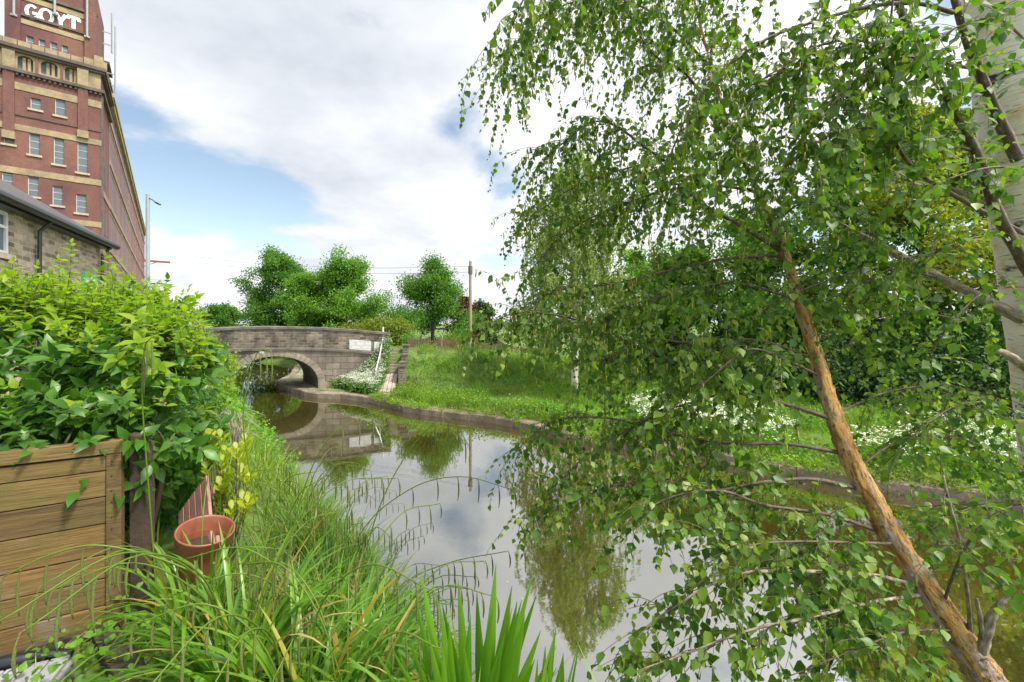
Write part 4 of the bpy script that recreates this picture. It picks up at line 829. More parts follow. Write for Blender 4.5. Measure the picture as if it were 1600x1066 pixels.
sp1.put(*blades(np.stack([x, y, z-.03], -1), r.uniform(0, 6.28, n), h*1.25, r.uniform(.012, .026, n), r.uniform(1.0, 1.5, n), r.uniform(.3, 1.3, n), n=2))
x, y = scatter(36000, -26, -12, 29, 46, lambda x, y: (inside(x, y, SIDE) & ~inside(x, y, CAN) & (pdist(x, y, E) > 1.3)), r); n = len(x)
sp1.put(*blades(np.stack([x, y, ground(x, y)-.03], -1), r.uniform(0, 6.28, n), r.uniform(.2, .45, n), r.uniform(.03, .05, n), r.uniform(1.0, 1.5, n), r.uniform(.3, 1.3, n), n=2))
sp1.build('bank_grass', G_GRASS, None, kind='stuff', label='bright green rough grass covering the far bank', cat='grass')
sp2 = Soup(); x, y = scatter(24000, -9, 16, 9.5, 28, lambda x, y: okf(x, y) & (vnoise(x, y, .9, 21)+.9*np.exp(-((pdist(x, y, E)-.9)/.7)**2) > .02), r)
n = len(x); C_ = np.stack([x, y, ground(x, y)+r.uniform(.08, .42, n)], -1); sp2.put(*leaf_cloud(C_, 5, .075, .095, r, up=1.)); sp2.build('bank_weeds', G_WEED, None, kind='stuff', label='leafy weeds and nettles growing along the towpath verge', cat='weeds')
# cow parsley on the slope by the bridge, and along the towpath at the right
def parsley(x, y, zg, name, label, hs, um, leafn, gain=None):
    n = len(x); zg = zg if gain is None else zg+gain; st, gl, wh = Soup(), Soup(), Soup()
    for i in range(n):
        h = r.uniform(*hs); b = np.array([x[i], y[i], zg[i]]); t_ = b+np.array([r.normal()*.08, r.normal()*.08, h]); st.put(*tube([b, t_], [.006, .004], 3))
    C_ = np.stack([x, y, zg], -1); T_ = C_+np.stack([r.normal(size=n)*.08, r.normal(size=n)*.08, r.uniform(hs[0], hs[1], n)], -1)
    gl.put(*leaf_cloud(C_+np.stack([0*x, 0*x, r.uniform(.1, .6, n)*hs[1]], -1), leafn, .11, .11, r, up=.8))
    U = np.repeat(T_, 5, 0)+r.normal(size=(n*5, 3))*np.array([.085,.085,.03]); U = np.repeat(U, um, 0)+r.normal(size=(n*5*um, 3))*np.array([.02,.02,.006])
    wh.put(*leaves(QUAD, U, rand_dirs(len(U), r)*np.array([1,1,.2]), rand_dirs(len(U), r)*.35+np.array([0,-.25,1]), r.uniform(.016, .03, len(U))))
    e = empty(name, (0, 0, 0), label=label, cat='wildflowers', kind='stuff'); st.build('flower_stalks', G_WEED, e, kind='stuff'); gl.build('leaves', G_WEED, e, kind='stuff'); wh.build('flower_heads', G_WHITE, e, kind='stuff')
x, y = scatter(7200, -11.2, -7.2, 21.0, 24.9, lambda x, y: inside(x, y, SIDE) & ~inside(x, y, CAN) & ((y-24.35-.17*(x+11.15)) < -.12) & (pdist(x, y, E) > np.interp(x, [-11, -9.6, -8.6], [1.25, 1.15, .5])) & (x > -10.7), r)
parsley(x, y, ground(x, y), 'cow_parsley', 'white flowering cow parsley covering the slope against the bridge wall', (.25, .75), 3, 11, gain=np.interp(x, [-10.7, -9.6, -8.2, -7.2], [-.1, .1, .5, .75])*sm((pdist(x, y, E)-.4)/1.6))
x, y = scatter(3000, 4.5, 18, 8, 17, lambda x, y: okf(x, y) & (pdist(x, y, E) > .6) & (pdist(x, y, E) < 4.8) & (vnoise(x, y, .8, 33) > -.18), r)
parsley(x, y, ground(x, y), 'cow_parsley', 'white flowering cow parsley beside the towpath under the wood', (.45, 1.0), 6, 9)
# dark nettle patches on the embankment, and growth hanging over the kerb
x, y = scatter(3800, -6.3, 9, 20, 28.5, lambda x, y: okf(x, y) & (pdist(x, y, E) > 2.6) & (vnoise(x, y, 1.5, 71) > .22), r); n = len(x); s_ = Soup()
s_.put(*leaf_cloud(np.stack([x, y, ground(x, y)+r.uniform(.08, .40, n)], -1), 6, .08, .11, r, up=.8)); s_.build('nettles', leafmat('nettle leaves', [(.06,.14,.02), (.085,.18,.024), (.11,.22,.03)], trans=.4), None, kind='stuff', label='patches of darker nettles on the grassy embankment', cat='nettles')
ov = Ed[(Ed[:, 0] > -7.5)]; k_ = r.integers(0, len(ov)-1, 3600); p_ = ov[k_]+(ov[k_+1]-ov[k_])*r.random((3600, 1)); nn_ = unit(ov[k_+1]-ov[k_]); nn_ = np.stack([-nn_[:, 1], nn_[:, 0]], -1)*sgn; p_ = p_+nn_*r.uniform(-.06, .5, (3600, 1)); m_ = vnoise(p_[:, 0], p_[:, 1], 2.2, 91)+r.normal(size=3600)*.12 > np.where(p_[:, 0] > 2.5, -.7, -.1); p_ = p_[m_]; n = len(p_); s_ = Soup()
s_.put(*blades(np.stack([p_[:, 0], p_[:, 1], np.full(n, .27)], -1), r.uniform(0, 6.28, n), r.uniform(.2, .5, n), r.uniform(.012, .022, n), r.uniform(.5, 1.4, n), r.uniform(.6, 2.2, n), n=4)); s_.put(*leaf_cloud(np.stack([p_[:, 0], p_[:, 1], r.uniform(.24, .5, n)], -1), 4, .07, .075, r)); s_.build('kerb_growth', G_GRASS, None, kind='stuff', label='grass and weeds hanging over the stone kerb', cat='weeds')
# bright weeds at the foot of the steps
x, y = scatter(9000, -8.6, 7, 10.5, 23, lambda x, y: okf(x, y) & (pdist(x, y, E) > .3) & (pdist(x, y, E) < np.where(x < -2, 2.6, 1.1)) & (vnoise(x, y, 1.4, 55) > np.where(x < -2, -.6, -.1)), r); n = len(x); s_ = Soup()
s_.put(*leaf_cloud(np.stack([x, y, ground(x, y)+r.uniform(.1, .6, n)], -1), 9, .09, .085, r, up=.8)); s_.build('verge_weeds', leafmat('lime weeds', [(.10,.19,.02), (.14,.25,.03), (.19,.27,.03)], trans=.45), None, kind='stuff', label='tall lime green weeds along the kerb below the steps', cat='weeds')
# ================================================================ foreground: fence, pot, hedge, sedges, birches
r = np.random.default_rng(404)
FD = unit(np.array([.863, .504])); fp = P(192, 690, 2.62); FA = math.atan2(FD[1], FD[0]); fzt, fzb = P(192, 686, 2.62)[2], P(192, 972, 2.62)[2]
t = NT('fence planks'); o = t.obj(); oi = t.n('ObjectInfo').outputs['Random']
g_ = t.noise(t.map(o, (1.2, 8, 26), loc=(0,0,0)), 3.2, 7, .62, .5).outputs[0]
off = t.n('CombineXYZ', {0: t.math('MULTIPLY', oi, 30), 1: 0, 2: t.math('MULTIPLY', oi, 17)}).outputs[0]
vv = t.n('VectorMath', {0: o, 1: off}, operation='ADD').outputs[0]
g_ = t.noise(t.map(vv, (.9, 6, 22)), 4., 8, .68, .9).outputs[0]
c = t.ramp(g_, [(.26, (.045,.028,.012)), (.46, (.150,.098,.036)), (.66, (.25,.172,.070)), (.82, (.36,.27,.15))])
c = t.mix(1., c, t.ramp(oi, [(0, (.62,.58,.50)), (.3, (1.,.96,.80)), (.55, (.78,.82,.62)), (.8, (.95,.80,.62)), (1, (1.15,1.05,.88))]), 'MULTIPLY')
c = t.mix(t.ramp(t.noise(vv, 3.2, 5).outputs[0], [(.48, (0,0,0)), (.68, (.7,.7,.7))]), c, (.115,.10,.022))
c = t.mix(t.ramp(t.noise(t.map(vv, (1,1,1), loc=(3,3,3)), 2.2, 6, .7).outputs[0], [(.55, (0,0,0)), (.72, (.7,.7,.7))]), c, (.20,.17,.135))
c = t.mix(t.ramp(t.noise(t.map(vv, (1,1,2)), 9, 3).outputs[0], [(.68, (0,0,0)), (.74, (.8,.8,.8))]), c, (.05,.028,.012))
M_PLANK = t.done(t.bsdf(c, .85, t.bump(g_, .55, .012)))
M_OLDWOOD = plain('damp old timber', (.048,.034,.021), .9, .5, 7, .5)
fe_ = empty('plank_fence', (fp[0], fp[1], fzb), FA, label='low fence of weathered brown horizontal planks below the hedge', cat='fence')
Hf = fzt-fzb; zc = -.02; k = 0; tones = 0
while zc < Hf-.12:
    hb = r.uniform(.135, .20); hb = min(hb, Hf-.085-zc); g = MB(); t0, t1 = r.uniform(.0, .016), r.uniform(.004, .026)
    g.add([(-2.2,-.0-t0,zc+.002),(-.075,-.0-t1,zc+.002),(-.075,-.004-t1,zc+hb-.003),(-2.2,-.004-t0,zc+hb-.003+r.normal()*.003),(-2.2,.022,zc+.002),(-.075,.022,zc+.002),(-.075,.022,zc+hb-.003),(-2.2,.022,zc+hb-.003)],[(0,1,2,3),(7,6,5,4),(4,5,1,0),(5,6,2,1),(6,7,3,2),(7,4,0,3)])
    g.build('plank', M_PLANK, fe_, bevel=.003); 
    nl = MB()
    for xx in (-.045,):
        for zz in (zc+.035, zc+hb-.035): nl.tube([(xx, -.031, zz), (xx, -.026, zz)], [.0045, .0045], 8)
    nl.build('nail', M_BLACK, fe_); zc += hb+.002; k += 1
g = MB(); g.box(-2.2, .0, -.035, .045, Hf-.075, Hf); g.build('top_rail', M_PLANK, fe_, bevel=.004)
g = MB(); g.box(-.072, -.002, -.028, .05, -.15, Hf-.078); g.build('end_batten', M_PLANK, fe_, bevel=.004)
g = MB(); g.prism([(.02,.05,-.25),(.13,.05,-.25),(.13,.05,Hf-.08),(.10,.05,Hf-.01),(.02,.05,Hf+.01)], (0,.09,0)); g.build('corner_post', M_OLDWOOD, fe_, bevel=.005)
g = MB(); g.box(-2.2, -.05, -.045, -.02, -.09, .02); g.build('gravel_board', M_OLDWOOD, fe_, bevel=.004)
# timber edging running towards the camera
a, b = P(165, 950, 2.5), P(232, 1075, 2.05); g = MB(); a[2], b[2] = fzb-.0, fzb-.02; g.bar(a, b+(b-a)*.6, .12, .10); ed = g.build('timber_edging', M_OLDWOOD, None, bevel=.008, label='dark damp timber edging beside the sedge bed, bottom left', cat='edging')
# pale slatted plastic lid
q = P(118, 1012, 2.28); lid = empty('plastic_lid', (q[0]-.0, q[1]-.02, q[2]-.03), FA-.12, label='pale grey plastic box lid with grooves, in the bottom left corner', cat='box lid')
g = MB()
for i in range(7): g.box(-.085*(i+1)+.004, -.085*i-.002, -.62, .0, -.02, .012)
g.build('ribbed_top', plain('pale grey plastic', (.30,.285,.30), .5, .07, 9, .05), lid, bevel=.006)
g = MB(); g.box(-.62, .012, -.63, .012, -.16, -.012); g.build('box_side', plain('grey plastic side', (.22,.21,.22), .5), lid, bevel=.012)
g = MB(); lp_ = spline([(-.02,.05,-.02),(-.15,.06,.0),(-.3,.05,.015),(-.5,.06,.0)], 5); g.tube(lp_, [.02,.028,.03,.034]+[.036]*(len(lp_)-5)+[.02], 8); o_ = g.build('black_sheeting', plain('black plastic sheet', (.012,.013,.016), .35), lid, smooth=True)
# flower pot and the slatted red panel behind it
pp = P(310, 818, 2.9); pzb = pp[2]-.33
pot = empty('flower_pot', (pp[0], pp[1], pzb), label='empty terracotta plastic flower pot among the sedges', cat='flower pot'); pot.rotation_euler = (.10, .24, 0); pot.scale = (.92, .92, .92)
t = NT('terracotta'); o = t.obj(); c = t.ramp(t.noise(o, 9, 5).outputs[0], [(.3, (.20,.062,.032)), (.7, (.29,.10,.055))]); M_TERRA = t.done(t.bsdf(c, .45, t.bump(t.noise(o, 40, 3).outputs[0], .08, .01)))
g = MB(); g.lathe([(0,0),(.118,0),(.122,.01),(.158,.235),(.160,.24),(.160,.25),(.166,.25)], n=40); g.lathe([(.150,.24),(.120,.02),(0,.02)], n=40); g.build('pot_body', M_TERRA, pot, smooth=False)
g = MB(); g.lathe([(.150,.240),(.170,.240),(.174,.246),(.182,.325),(.186,.335),(.184,.342),(.176,.342),(.171,.332),(.152,.24)], n=40); g.build('rim', M_TERRA, pot, smooth=True)
g = MB(); g.lathe([(0,.19),(.142,.19)], n=40); g.build('compost', plain('dry compost', (.04,.028,.018), 1), pot)
c0 = P(306, 838, 3.12); sp_ = empty('slatted_panel', tuple(c0), label='faded red slatted board leaning behind the flower pot', cat='panel'); sp_.rotation_euler = (math.radians(-36), math.radians(-52), math.radians(-8))
M_FADED = plain('faded red paint', (.34,.175,.145), .8, .22, 5, .3)
for i in range(5): g = MB(); g.box(-.20+.083*i, -.20+.083*i+.072, -.012, .012, -.40, .40); g.build('slat', M_FADED, sp_, bevel=.004)
g = MB(); g.box(-.21, .22, .0125, .035, -.25, -.19); g.box(-.21, .22, .0125, .035, .2, .26); g.build('crossbar', M_FADED, sp_)
# ---------------------------------------------------------------- hedge
G_HEDGE = leafmat('hedge leaves', [(.03,.095,.016), (.045,.13,.02), (.06,.16,.024), (.085,.20,.03)], trans=.34, rough=.38)
G_SHOOT = leafmat('young hedge shoots', [(.13,.24,.018), (.18,.30,.024), (.25,.34,.035)], trans=.48, rough=.45)
he = empty('hedge_shrub', (-3.6, 3.7, 2.2), label='big leafy hedge shrub with lime young shoots above the plank fence', cat='shrub')
HL = np.array([(-3.42,3.75,3.22,.66,.85,.72),(-3.9,3.45,3.36,.78,.78,.80),(-4.7,3.5,3.5,.95,.85,.95),(-3.72,4.4,3.25,.62,.8,.85),(-4.2,4.3,3.65,1.0,.85,.80),(-3.02,3.6,2.95,.34,.42,.42),(-3.3,3.9,2.75,.34,.6,.5),(-2.95,2.75,3.30,.50,.28,.26),(-2.42,2.95,3.36,.20,.22,.20),(-2.85,3.35,3.55,.44,.5,.55),(-3.62,4.4,3.6,.50,.6,.62),(-5.6,3.6,3.55,1.0,.9,.95)])
HO_ = np.array([-3.6,3.7,2.2]); wt = HL[:, 3]*HL[:, 4]+HL[:, 4]*HL[:, 5]+HL[:, 3]*HL[:, 5]; wt /= wt.sum()
def in_other(p, kk, f=.80):
    m = np.zeros(len(p), bool)
    for i, l in enumerate(HL): m |= (np.sum(((p-l[:3])/(l[3:]*f))**2, 1) < 1) & (kk != i)
    return m
hed, sht, hst = Soup(), Soup(), Soup()
kk = r.choice(len(HL), 7600, p=wt); d = rand_dirs(len(kk), r); rad = r.uniform(.62, 1.05, len(kk)); p = HL[kk, :3]+d*HL[kk, 3:]*rad[:, None]*(1+.06*np.sin(9*d[:, :1]+3*kk[:, None])+.06*np.sin(11*d[:, 2:]))
m = ~in_other(p, kk) & (p[:, 0]/p[:, 1] < -.755+.035*np.sin(p[:, 2]*9)) & (p[:, 2] > 2.35) & ((d[:, 1] < .75)) & ((p[:, 2] > 3.33+.12*vnoise(p[:, 0], p[:, 1], 6., 4)) | (((p[:, 0]-fp[0])*-FD[1]+(p[:, 1]-fp[1])*FD[0]) > .10) | (p[:, 0] > fp[0]+.12) | ((p[:, 0] < -2.75) & (p[:, 2] > 3.18))); p, d = p[m], d[m]
# each point is a sprig: a short stem with opposite leaves
for q, dd in zip(p, d):
    ax = unit(dd*.8+rand_dirs(1, r)[0]*.55+np.array([0,0,.22])); L = r.uniform(.10, .24); n = r.integers(2, 5); side = unit(np.cross(ax, rand_dirs(1, r)[0])); u2 = np.cross(ax, side); e_ = q+ax*L
    lim = q[2] > 3.85+.3*vnoise(q[0], q[1], 3.1, 2) or (dd[2] > .6 and r.random() < .4)
    s = .082*r.uniform(.7, 1.35); pos, axs, nrm = [], [], []
    for i in range(n):
        c_ = q+ax*L*(i+.6)/n; sd_ = side if i % 2 == 0 else u2
        for sg in (-1, 1): pos.append(c_); axs.append(sd_*sg+ax*.75-np.array([0,0,.25])); nrm.append(ax+np.array([0,0,.45])+rand_dirs(1, r)[0]*.3)
    pos.append(e_); axs.append(ax-np.array([0,0,.3])); nrm.append(side*.6+np.array([0,0,1]))
    (sht if lim and r.random() < .8 else hed).put(*leaves(LANCE, pos, axs, nrm, s*r.uniform(.8, 1.25, len(pos))*(1.15 if not lim else 1.)))
    if r.random() < .5: hst.tube([q-ax*.05, e_], [.0025, .0014], 3)
def shoot(b, top_, n, s, mat_soup):
    mid = (b+top_)/2+r.normal(size=3)*.03; pts = spline([b, mid, top_], 5); hst.tube(pts, np.linspace(.005, .0018, len(pts)), 4); pos, axs, nrm, sz = [], [], [], []
    for i in range(n):
        f = (i+.5)/n; k_ = f*(len(pts)-1); c_ = np.array([np.interp(k_, np.arange(len(pts)), pts[:, j]) for j in range(3)]); a_ = r.uniform(0, 6.28) if i == 0 else a_+1.57+r.normal()*.2
        for sg in (0, math.pi): pos.append(c_); axs.append(np.array([math.cos(a_+sg), math.sin(a_+sg), .55-.5*(1-f)])); nrm.append(np.array([0,0,1.])+r.normal(size=3)*.25); sz.append(s*(1.1-.5*f)*r.uniform(.8, 1.2))
    pos.append(pts[-1]); axs.append(np.array([r.normal()*.2, r.normal()*.2, 1])); nrm.append(np.array([.3,-1,.1])); sz.append(s*.5); mat_soup.put(*leaves(LANCE, pos, axs, nrm, sz))
for (px, pt, pb, Y_) in [(112,380,470,3.4),(60,415,480,3.5),(20,408,470,3.5),(165,400,470,3.6),(92,405,470,3.6),(190,412,480,3.9),(210,432,490,4.0),(142,435,490,3.8),(40,440,500,3.6),(232,440,500,4.1),(258,448,510,4.2),(285,458,520,4.3),(240,452,520,3.9),(305,475,530,4.3),(322,490,540,4.2),(180,440,500,3.6),(8,430,490,3.5),(75,440,500,3.7),(262,470,540,4.1),(318,490,560,4.4),(312,500,570,4.5)]:
    bq, tq = P(px+r.normal()*8, pb+15, Y_), P(px, pt, Y_); shoot(bq, tq, int(5+(pb-pt)/14), .105, sht)
for i in range(330):
    q = P(r.uniform(-60, 325), 0, 1); px = r.uniform(-60, 312); Y_ = r.uniform(3.3, 4.4); hy = np.interp(px, [-60,0,90,120,165,200,260,330], [425,432,446,466,468,456,474,512]); tq = P(px, hy+r.uniform(-14, 55), Y_); shoot(tq-np.array([r.normal()*.06, r.normal()*.06, r.uniform(.15, .3)]), tq, r.integers(4, 7), .098, sht)
hst.put(*tube(spline([(-3.6,3.7,2.0),(-3.5,3.7,2.7),(-3.3,3.6,3.4)], 5), np.linspace(.04, .012, 11), 6))
for i in range(40):
    l = HL[i % len(HL)]; e_ = l[:3]+rand_dirs(1, r)[0]*l[3:]*.8; pts = spline([(l[0]*.6-3.6*.4, l[1]*.6+3.8*.4, 2.1), (l[:3]+np.array([0,0,-.2])), e_], 4); hst.tube(pts, np.linspace(.02, .004, len(pts)), 5)
def shift(o): 
    o.location = tuple(-HO_); return o
shift(hed.build('foliage', G_HEDGE, he)); shift(sht.build('young_shoots', G_SHOOT, he)); shift(hst.build('stems', plain('hedge stems', (.09,.07,.03), .8), he))
fl = Soup()
for i in range(34):
    k_ = r.choice(len(HL), p=wt); dd = rand_dirs(1, r)[0]; dd[1] = -abs(dd[1]); dd = unit(dd); q = HL[k_, :3]+dd*HL[k_, 3:]*1.03; n = 7
    fl.put(*leaves(SPOON, q+r.normal(size=(n, 3))*.010, rand_dirs(n, r)+dd*.8, rand_dirs(n, r)+dd, .026))
shift(fl.build('pink_flowers', leafmat('dusky pink petals', [(.22,.06,.07), (.30,.09,.10), (.16,.07,.05)], trans=.3), he, kind='stuff'))
# ---- lime shrubs further along the bank, yellow shrub by the pot, dead twigs
G_LIME = leafmat('lime shrub leaves', [(.10,.19,.015), (.15,.25,.02), (.22,.30,.025)], trans=.45)
G_YEL = leafmat('yellow variegated leaves', [(.24,.31,.02), (.32,.38,.025), (.20,.30,.025)], trans=.4)
for k, (px, py, Y_, rx, rz_, lb, mt) in enumerate(((292,600,8.5,.65,.85,'lime green shrub on the near bank just beyond the big hedge',G_LIME),(318,580,13.,.85,.9,'lime green shrub leaning over the canal in front of the bridge',G_LIME),(285,640,7.,.5,.6,'dark green shrub below the big hedge on the near bank',G_HEDGE),(318,575,17.5,1.1,.9,'lime green shrub beside the left end of the bridge arch',G_LIME),(285,545,19,1.5,1.3,'mid green shrub before the left bridge parapet',G_SUMMER))):
    q = P(px, py, Y_); z = gz(q[0], q[1]); bush('bank_shrub', (q[0], q[1], z), [(0,0,q[2]-z,rx,rx,rz_),(-rx*.6,.2,(q[2]-z)*.6,rx,rx,rz_*.9),(rx*.15,-.2,(q[2]-z)*.35,rx*.8,rx*.8,rz_*.7)], 5200, .075 if Y_ < 10 else .11, mt, lb, cat='shrub', seed=90+k, tpl=LANCE if Y_ < 10 else RHOMB, group='shrubs along the near bank')
q = P(356, 735, 3.5); ys = empty('golden_shrub', (q[0], q[1], 1.7), label='small bright yellow leaved shrub behind the flower pot', cat='shrub'); s_, st_ = Soup(), Soup()
for i in range(46):
    px, py = r.uniform(312, 392), r.uniform(675, 800); px = 350+(px-350)*(1-.3*abs(py-740)/70); tq = P(px+4, py, 3.5+r.normal()*.12); b_ = np.array([q[0]+r.normal()*.06, q[1]+r.normal()*.06, 1.75]); pts = spline([b_, (b_+tq)/2+r.normal(size=3)*.03, tq], 4); st_.tube(pts-np.array([q[0],q[1],1.7]), np.linspace(.005, .002, len(pts)), 4); ax = unit(pts[-1]-pts[-3])
    n = 8; a_ = np.arange(n)*2.4; sd = np.stack([np.cos(a_), np.sin(a_), 0*a_], -1); c_ = tq-ax*(np.arange(n)*.016)[:, None]
    s_.put(*leaves(SPOON, c_-np.array([q[0],q[1],1.7]), sd*.75+ax*.8, ax-sd*.4, r.uniform(.06, .105, n)))
s_.build('foliage', G_YEL, ys); st_.build('stems', M_BARK, ys)
q = P(368, 665, 5.6); dt = empty('dead_twigs', (q[0], q[1], q[2]-.4), label='tangle of bare grey dead twigs behind the yellow shrub', cat='twigs'); s_ = Soup()
for i in range(26):
    a_ = r.uniform(0, 6.28); e_ = np.array([math.cos(a_)*.32, math.sin(a_)*.2, r.uniform(.25, .55)]); s_.tube(spline([(r.normal()*.05, r.normal()*.05, -.1), e_*np.array([.3,.3,1.1]), e_+r.normal(size=3)*.06], 4), np.linspace(.006, .003, 9), 4)
s_.build('twigs', plain('bleached twigs', (.30,.24,.20), .9), dt)
# ---------------------------------------------------------------- sedges and grasses on the near bank
G_SEDGE = leafmat('sedge blades', [(.055,.15,.016), (.085,.21,.022), (.12,.26,.03), (.16,.30,.04)], trans=.42, rough=.34, spec=.5)
G_SEDGEY = leafmat('yellow sedge blades', [(.20,.26,.015), (.30,.30,.02), (.30,.20,.05)], trans=.4)
G_STRAW = leafmat('dead straw blades', [(.30,.22,.11), (.38,.30,.17), (.22,.15,.08)], trans=.2)
G_CULM = leafmat('sedge stems', [(.07,.14,.02), (.10,.16,.02)], trans=.1)
t = NT('sedge flower spikes'); c = t.ramp(t.n('NewGeometry').outputs['Random Per Island'], [(0, (.07,.105,.02)), (.55, (.12,.15,.03)), (.8, (.13,.12,.03)), (1, (.20,.10,.04))]); M_SPIKE = t.done(t.bsdf(c, .85, t.bump(t.noise(t.obj(), 260, 2).outputs[0], .8, .01)))
def culm(e, pts, spikes, rs=.0056):
    """an arching stem (already a polyline) with hanging spikes at the given fractions"""
    tipsp = []; st = Soup(); pts = spline(pts, 6); st.tube(pts, np.linspace(.0055, .0028, len(pts)), 5)
    for f, L in spikes:
        k_ = f*(len(pts)-1); b = np.array([np.interp(k_, np.arange(len(pts)), pts[:, j]) for j in range(3)]); t_ = unit(pts[min(int(k_)+1, len(pts)-1)]-pts[max(int(k_)-1, 0)])
        o1 = b+t_*.018+np.array([0,0,.003]); o2 = o1+t_*.012+np.array([0,0,-.03]); dv = np.array([r.normal()*.012, r.normal()*.012, -1])
        L = L*1.45; sp_ = Soup(); w2 = spline([o2, o2+dv*L*.5+t_*.006, o2+dv*L], 3); sp_.tube(np.vstack([[b, o1], w2]), np.concatenate([[.0022,.0022], np.array([.5,.9,1,1,.9,.7,.35])*rs]), 6); tipsp.append(sp_)
    so_ = st.build('flower_stem', G_CULM, e, smooth=True)
    for sp_ in tipsp: sp_.build('flower_spike', M_SPIKE, so_, smooth=True)
def sedge(name, base, n, L, seed, label, group=None, spread=.16, wid=.027, nculm=5, yel=.05, straw=.05, culms=(), lift=1.15):
    global r
    e = empty(name, tuple(base), r.uniform(0, 6.28) if not len(culms) else 0, label=label, cat='sedge', group=group)
    ang = r.uniform(0, 6.28, n); rad = spread*np.sqrt(r.random(n)); B = np.stack([rad*np.cos(ang), rad*np.sin(ang), 0*ang-.06], -1); az = ang+r.normal(size=n)*.7; kx = r.random(n)
    Ls = L*r.uniform(.55, 1.25, n); el = lift+r.uniform(-.25, .32, n); dr = r.uniform(.6, 2.3, n); kd = (r.random(n) < .22)*r.uniform(.5, 1.4, n); w_ = wid*r.uniform(.55, 1.25, n)*min(1.25, max(.55, 3.2/base[1]))
    for nm, mt, m in (('leaves', G_SEDGE, kx > yel+straw), ('yellowing_leaves', G_SEDGEY, kx < yel), ('dead_leaves', G_STRAW, (kx >= yel) & (kx <= yel+straw))):
        if m.sum(): s = Soup(); s.put(*blades(B[m], az[m], Ls[m], w_[m], el[m], dr[m], n=9, fold=.42, kink=(.62, kd[m]), twist=r.normal(size=m.sum())*.35)); s.build(nm, mt, e, smooth=False)
    for i in range(nculm):
        a_ = r.uniform(0, 6.28); d = np.array([math.cos(a_), math.sin(a_), 0]); h = L*r.uniform(.95, 1.35); pts = [np.array([r.normal()*.04, r.normal()*.04, 0]), d*h*.18+np.array([0,0,h*.62]), d*h*.48+np.array([0,0,h*.92]), d*h*.82+np.array([0,0,h*.88])]
        culm(e, pts, [(1., r.uniform(.05, .09))]+[(f, r.uniform(.07, .13)) for f in (.9, .8, .69, .57)[:r.integers(3, 5)]])
    for pts, sp in culms: culm(e, [np.array(p)-np.array(base) for p in pts], sp)
    return e
SG = 'sedge clumps of the waterside bed'
same = 'arching bright green sedge clump in the middle of the dense waterside bed'
def gnd(x, y): return (x, y, gz(x, y))
# key stems seen in the photograph, given as points in the garden
k1 = ([P(330,905,2.1), P(240,870,2.0), P(150,852,1.9), P(75,868,1.82), P(8,900,1.75)], [(.52,.115),(.70,.13),(.86,.12),(.97,.11)])
k2 = ([P(250,1000,2.6), P(235,800,2.6), P(222,620,2.58), P(226,545,2.55), P(236,528,2.52)], [(.70,.17),(.80,.16),(.93,.15)])
k3 = ([P(560,1000,2.9), P(420,900,3.0), P(440,760,3.1), P(500,735,3.1)], [(.8,.12),(.9,.12),(1.,.11)])
k4 = ([P(540,1000,3.2), P(590,800,3.3), P(650,690,3.4), P(700,655,3.4), P(735,700,3.4)], [(.62,.11),(.72,.12),(.82,.12),(.92,.11)])
k5 = ([P(520,1000,3.3), P(560,840,3.4), P(640,765,3.5), P(720,745,3.5), P(800,765,3.5)], [(.5,.10),(.62,.11),(.72,.12),(.82,.12),(.92,.11),(1.,.09)])
k6 = ([P(560,1010,3.0), P(620,920,3.1), P(700,880,3.2), P(790,862,3.2)], [(.55,.09),(.68,.10),(.8,.10),(.9,.10),(1.,.07)])
k7 = ([P(440,980,2.8), P(395,760,2.9), P(380,650,2.9), P(398,560,2.9), P(420,545,2.9)], [(.80,.14),(.88,.15),(.97,.15)])
k8 = ([P(430,960,2.9), P(470,780,3.0), P(510,690,3.0), P(560,655,3.05), P(600,640,3.1)], [(.6,.1),(.72,.11),(.84,.11),(.95,.1)])
k9 = ([P(380,980,2.5), P(440,830,2.55), P(470,770,2.55), P(490,755,2.55)], [(.75,.11),(.88,.12),(1.,.13)])
sedge('pendulous_sedge', gnd(-1.45,2.25), 150, .80, 1, 'sedge clump at the bottom left whose stem of hanging spikes arches across the plank fence', SG, culms=[k1])
sedge('pendulous_sedge', gnd(-1.95,2.62), 70, .85, 2, 'tall sedge clump with long upright drooping spikes right beside the plank fence corner', SG, culms=[k2], spread=.12, lift=1.35, nculm=3)
sedge('pendulous_sedge', gnd(-1.25,3.05), 170, .88, 3, 'big sedge clump in front of the flower pot with a stem arching to the right', SG, culms=[k3, k7])
sedge('pendulous_sedge', gnd(-1.12,3.55), 130, .80, 4, 'sedge clump at the water edge whose stems hang furthest over the canal', SG, culms=[k4, k5])
sedge('pendulous_sedge', gnd(-.92,2.95), 120, .74, 5, 'sedge clump nearest the iris with stems low over the canal', SG, culms=[k6])
sedge('pendulous_sedge', gnd(-1.5,3.5), 150, .82, 6, 'sedge clump right of the flower pot with a thick tall stem', SG, culms=[k8, k9])
for k, (x, y, n, L) in enumerate(((-.78,2.4,100,.68),(-1.02,2.4,150,.78),(-1.62,2.95,90,.62),(-1.05,2.0,110,.7),(-.8,2.05,90,.6),(-1.3,3.9,120,.8),(-1.9,4.3,120,.8),(-1.45,4.5,110,.75),(-2.3,4.6,120,.8),(-1.9,5.1,110,.8),(-2.55,5.3,110,.8),(-2.2,5.9,100,.8),(-2.95,6.0,100,.85),(-2.75,6.8,100,.8),(-1.25,4.4,90,.7))):
    sedge('pendulous_sedge', gnd(x, y), n, L, 10+k, same if y < 4.2 else 'sedge clump further along the near bank beyond the flower pot', SG if y < 4.2 else 'sedge clumps beyond the flower pot', nculm=4 if y < 4.2 else 6)
